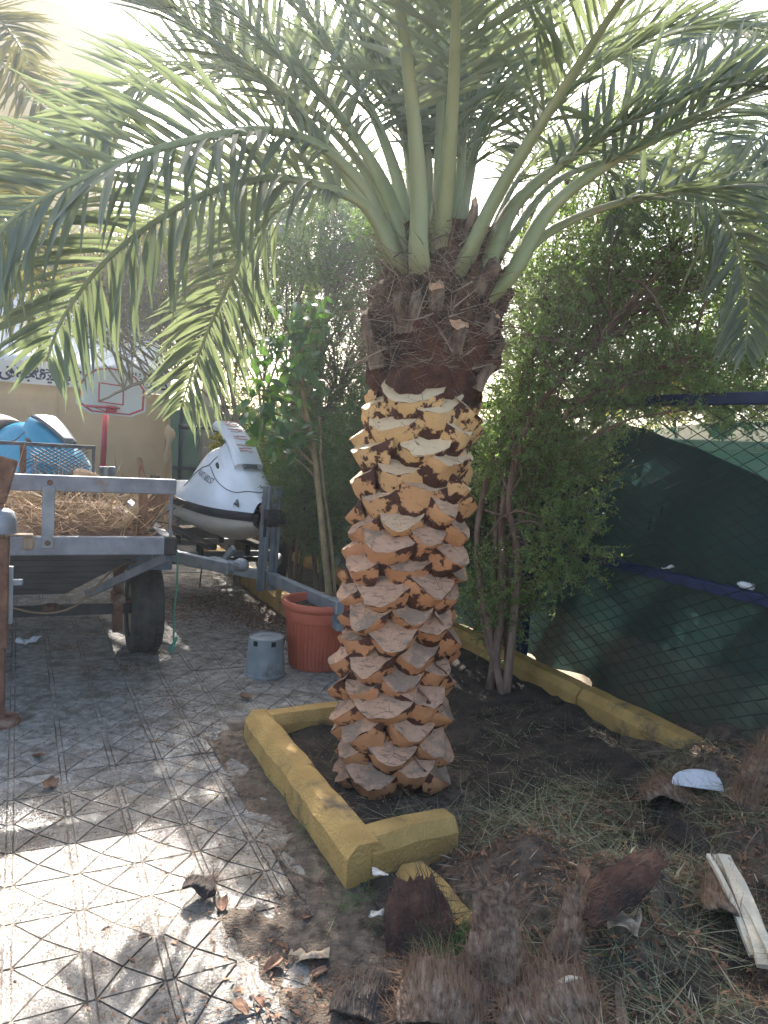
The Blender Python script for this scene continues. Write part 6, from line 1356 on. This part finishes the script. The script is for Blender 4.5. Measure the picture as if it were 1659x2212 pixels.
# split pale wood
for k, (q, lab) in enumerate((((1545, 1880), 'longest pale split palm wood strip lying on the heap'), ((1560, 1885), 'broad pale split palm wood strip with dark cracks'), ((1525, 1890), 'thin pale splinter alongside the split palm wood'))):
    p0 = HP(*q) + UP * (.05 + .01 * k); p1 = HP(1690 - 34 * k, 2150 - 25 * k) + UP * .05
    strip_thing('wood_strip', lab, 'wood', [p0, p0 * .6 + p1 * .4 + UP * .02, p1], (.028, .045, .014)[k], .014, M['palewood'], side=UP, wend=(.03, .055, .016)[k])
strip_thing('palm_stalk', 'short pale fibrous stalk end sticking out at the bottom of the heap', 'palm stalk', [HP(1180, 2212) + UP * .06, HP(1215, 2180) + UP * .08, HP(1250, 2170) + UP * .07], .02, .012, M['palewood'], wend=.008)
strip_thing('dry_leaf_blade', 'curled grey beige leaf blade lying in the grass', 'leaf', [HP(1330, 2120) + UP * .03, HP(1335, 2170) + UP * .035, HP(1345, 2230) + UP * .02], .010, .004, M['stub'], wend=.032)
# bark chips and leaf pieces
for k, (u, v, s, lab) in enumerate(((1410, 1985, .05, 'orange brown bark chip resting on crumpled straw'), (1440, 2020, .045, 'flat orange bark chip beside the rag'), (1260, 1895, .05, 'upright red bark scrap at the rim of the soil'), (660, 1992, .035, 'tan leaf scrap on the sunlit paving'), (590, 2090, .045, 'long brown leaf husk on the dirty paving'), (690, 2110, .035, 'brown husk piece beside the pale rag'),
                                  (85, 1638, .05, 'reddish dry leaf on the shaded paving'), (110, 1700, .06, 'curled brown leaf lying across a paving joint'), (520, 2190, .035, 'reddish palm husk on the paving'), (560, 2170, .03, 'orange husk flake near the reddish husk'), (480, 1960, .04, 'small dark husk beside the sheath fragment'), (530, 1510, .06, 'yellow brown bark strip behind the kerb corner'), (780, 1560, .03, 'tan leaf in the planter corner'))):
    p = (HP(u, v) if u > 770 and v > 1700 else G(u, v)) + UP * .012; g_ = np.random.default_rng(k + 40); V = []; a0 = g_.uniform(0, 6.28); ex = A3(math.cos(a0), math.sin(a0), g_.normal(0, .2)); ey = A3(-math.sin(a0), math.cos(a0), g_.normal(0, .2)); wv_ = Wav(50, k)
    for i in range(7):
        for j in range(5):
            s_, t_ = i / 6 - .5, j / 4 - .5; q = p + ex * s * 1.3 * s_ * (1 - .5 * t_ ** 2) + ey * s * .7 * t_ * (1 - 1.6 * s_ * s_ + .25 * wv_(A3(s_ * .02, 0, 0))); V.append(q + UP * (s * .9 * t_ * t_ + .004 * wv_(q)))
    mb = MB(); mb.grid(V, 7, 5, thick=.003); tag(build(mb, 'bark_chip', M['bark_chip'], ori=p), lab, 'bark chip')
# white plastic dish, rags and litter
dc = HP(1535, 1715) + UP * .02; droot = None
mb = MB(); V = []; e1 = nrm(P(1600, 1735, 3) - P(1470, 1690, 3)); e1 = nrm(e1 * A3(1, 1, .0) + UP * -.06); e2 = nrm(np.cross(UP, e1) + UP * .25)
for i in range(25):
    for j in range(9):
        s_, t_ = i / 24 * 2 - 1, j / 8; V.append(dc + e1 * .16 * s_ + e2 * (.11 * math.sqrt(max(0, 1 - s_ * s_ * .98)) * t_) + UP * (.012 * (1 - s_ * s_) * (t_ ** 2)))
mb.grid(V, 25, 9, thick=.004); tag(build(mb, 'plastic_dish', M['plastic_white'], smooth=True, ori=dc), 'piece of a white plastic dish lying by the end of the fence kerb', 'dish')
M['husk'] = mat('pale_straw_husk', (.30, .22, .14), (.46, .37, .26), 14, rough=.9, bump=.5, bscale=40, c3=(.15, .10, .07), scale3=9, t3=(.52, .62))
def crumple(label, p, s, m_, seed, flat=.5, name='crumpled_rag', cat='litter'):
    g_ = np.random.default_rng(seed); w1, w2 = Wav(3.2 / s, seed), Wav(9 / s, seed + 2); V = []
    for i in range(14):
        for j in range(14):
            q = A3((i / 13 - .5) * s, (j / 13 - .5) * s * .8, 0); V.append(np.array(p) + q * (1 + .15 * w1(q)) + UP * (s * flat * .25 + s * flat * .22 * w1(q) + s * flat * .10 * w2(q)))
    mb = MB(); mb.grid(V, 14, 14, thick=.003); return tag(build(mb, name, m_, ori=p), label, cat)
crumple('pale crumpled husk on the dirty paving left of the heap', G(665, 2062), .11, M['husk'], 3, .5)
crumple('crumpled pale straw husk among grass on top of the heap', HP(1345, 2000) + UP * .005, .11, M['husk'], 4, .5, 'crumpled_husk')
crumple('scrap of white paper on the paving under the trailer', G(60, 1392), .11, M['plastic_white'], 5, .7)
crumple('torn white plastic caught in the gap between the two kerbs', P(822, 1885, 2.42), .045, M['rag'], 6, .3)
crumple('grey white feather like scrap at the corner of the low kerb', HP(812, 1990) + UP * .02, .045, M['rag'], 7, .6)
# dry leaves and husks on the paving
def flat_leaves(name, label, pts, L, W, m_, seed):
    g_ = np.random.default_rng(seed); n = len(pts); th = g_.uniform(0, 6.28, n); D = np.column_stack([np.cos(th), np.sin(th), g_.normal(0, .15, n)]); N_ = UP + g_.normal(0, .35, (n, 3))
    V, F = leaves(pts + UP * .006, D, N_, g_.uniform(*L, n), g_.uniform(*W, n), .25); V[:, 2] = np.maximum(V[:, 2], .002); return tag(mkobj(name, V, F, m_, ori=A3(*pts.mean(0)[:2], 0)), label, 'leaf litter', kind='stuff')
def patch(us, n, seed, sd=(20, 8)):
    g_ = np.random.default_rng(seed); o = []
    for (u, v, k) in us:
        for _ in range(int(n * k)): o.append(G(u + g_.normal(0, sd[0] * k ** .5), v + g_.normal(0, sd[1] * k ** .5)))
    return np.array(o)
flat_leaves('leaf_litter', 'brown fallen leaves drifted on the paving below the jet ski trailer', patch([(390, 1310, 3), (470, 1300, 2), (560, 1320, 4), (600, 1345, 4), (520, 1335, 3), (640, 1350, 2), (350, 1320, 2), (570, 1300, 3), (440, 1295, 2)], 260, 3, (26, 10)), (.012, .035), (.005, .014), M['dryleaf'], 4)
flat_leaves('leaf_litter', 'small brown leaf clusters on the shaded paving by the trailer wheel', patch([(280, 1445, .6), (150, 1400, .5), (340, 1410, .4), (310, 1380, .6), (200, 1445, .3)], 160, 5, (26, 7)), (.012, .03), (.005, .012), M['dryleaf'], 6)
g_ = np.random.default_rng(9); q = np.array([L2W(-.02 - abs(g_.normal(0, .45)), g_.uniform(-1.2, 2.2)) for _ in range(2300)]); flat_leaves('husk_litter', 'fine brown husk crumbs strewn along the yellow kerb and over the paving joints', q, (.006, .024), (.003, .010), M['dryleaf'], 10)
q = np.array([L2W(g_.uniform(-2.6, .1), g_.uniform(-1.3, 4.5)) for _ in range(1500)]); flat_leaves('dust_litter', 'sparse tiny husk crumbs over the open paving', q, (.004, .016), (.002, .007), M['dryleaf'], 12)
q = np.array([L2W(g_.uniform(.2, 2.0), g_.uniform(-.05, 1.2)) for _ in range(1200)]); q[:, 2] = .045; flat_leaves('soil_crumbs', 'pale crumbs and leaf flecks on the dark planter soil', q, (.005, .02), (.003, .010), M['dryleaf'], 14)
q = np.array([L2W(-.06 + g_.normal(0, .25), -.75 + g_.normal(0, .28)) for _ in range(2600)]); flat_leaves('chip_litter', 'thick scatter of brown chips on the dirt between paving and heap', q, (.008, .035), (.004, .014), M['dryleaf'], 15)

def heap_bits(name, label, n, L, W, m_, seed, thr=-9):
    p = scatter(n, .12, 2.0, -1.55, .22, seed); p = p[Wav(5, seed + 1)(p) > thr]; g_ = np.random.default_rng(seed + 2); k = len(p); th = g_.uniform(0, 6.28, k)
    V, F = leaves(p + UP * .006, np.column_stack([np.cos(th), np.sin(th), g_.normal(.1, .3, k)]), UP + g_.normal(0, .5, (k, 3)), g_.uniform(*L, k), g_.uniform(*W, k), .3)
    return tag(mkobj(name, V, F, m_, ori=A3(*p.mean(0)[:2], 0)), label, 'litter', kind='stuff')
M['pale_bits'] = mat('pale_straw_bits', (.20, .13, .08), (.50, .40, .28), island=True, rough=.85)
heap_bits('fibre_chips', 'dark brown fibre flakes strewn through the heap', 5200, (.012, .05), (.004, .016), M['dryleaf'], 61)
heap_bits('straw_bits', 'pale straw splinters strewn through the heap', 1500, (.02, .10), (.002, .006), M['pale_bits'], 65, -.2)
# ------------------------------------------------------------------ added air volume, imitates the lens glare veiling the top
hz_mb = MB(); hz_mb.box((0, 0, 5.6), (124, 124, 13.6)); hm = bpy.data.materials.new('lens_veil_air'); hm.use_nodes = True; ht = hm.node_tree; ht.nodes.clear()
ho = ht.nodes.new('ShaderNodeOutputMaterial'); hvn = ht.nodes.new('ShaderNodeVolumePrincipled'); hvn.inputs['Color'].default_value = (.84, .92, 1, 1); hvn.inputs['Density'].default_value = .0043; hvn.inputs['Anisotropy'].default_value = .66
ht.links.new(hvn.outputs['Volume'], ho.inputs['Volume'])
tag(build(hz_mb, 'veil_haze', hm), kind='stuff')
SC.cycles.volume_bounces = 0
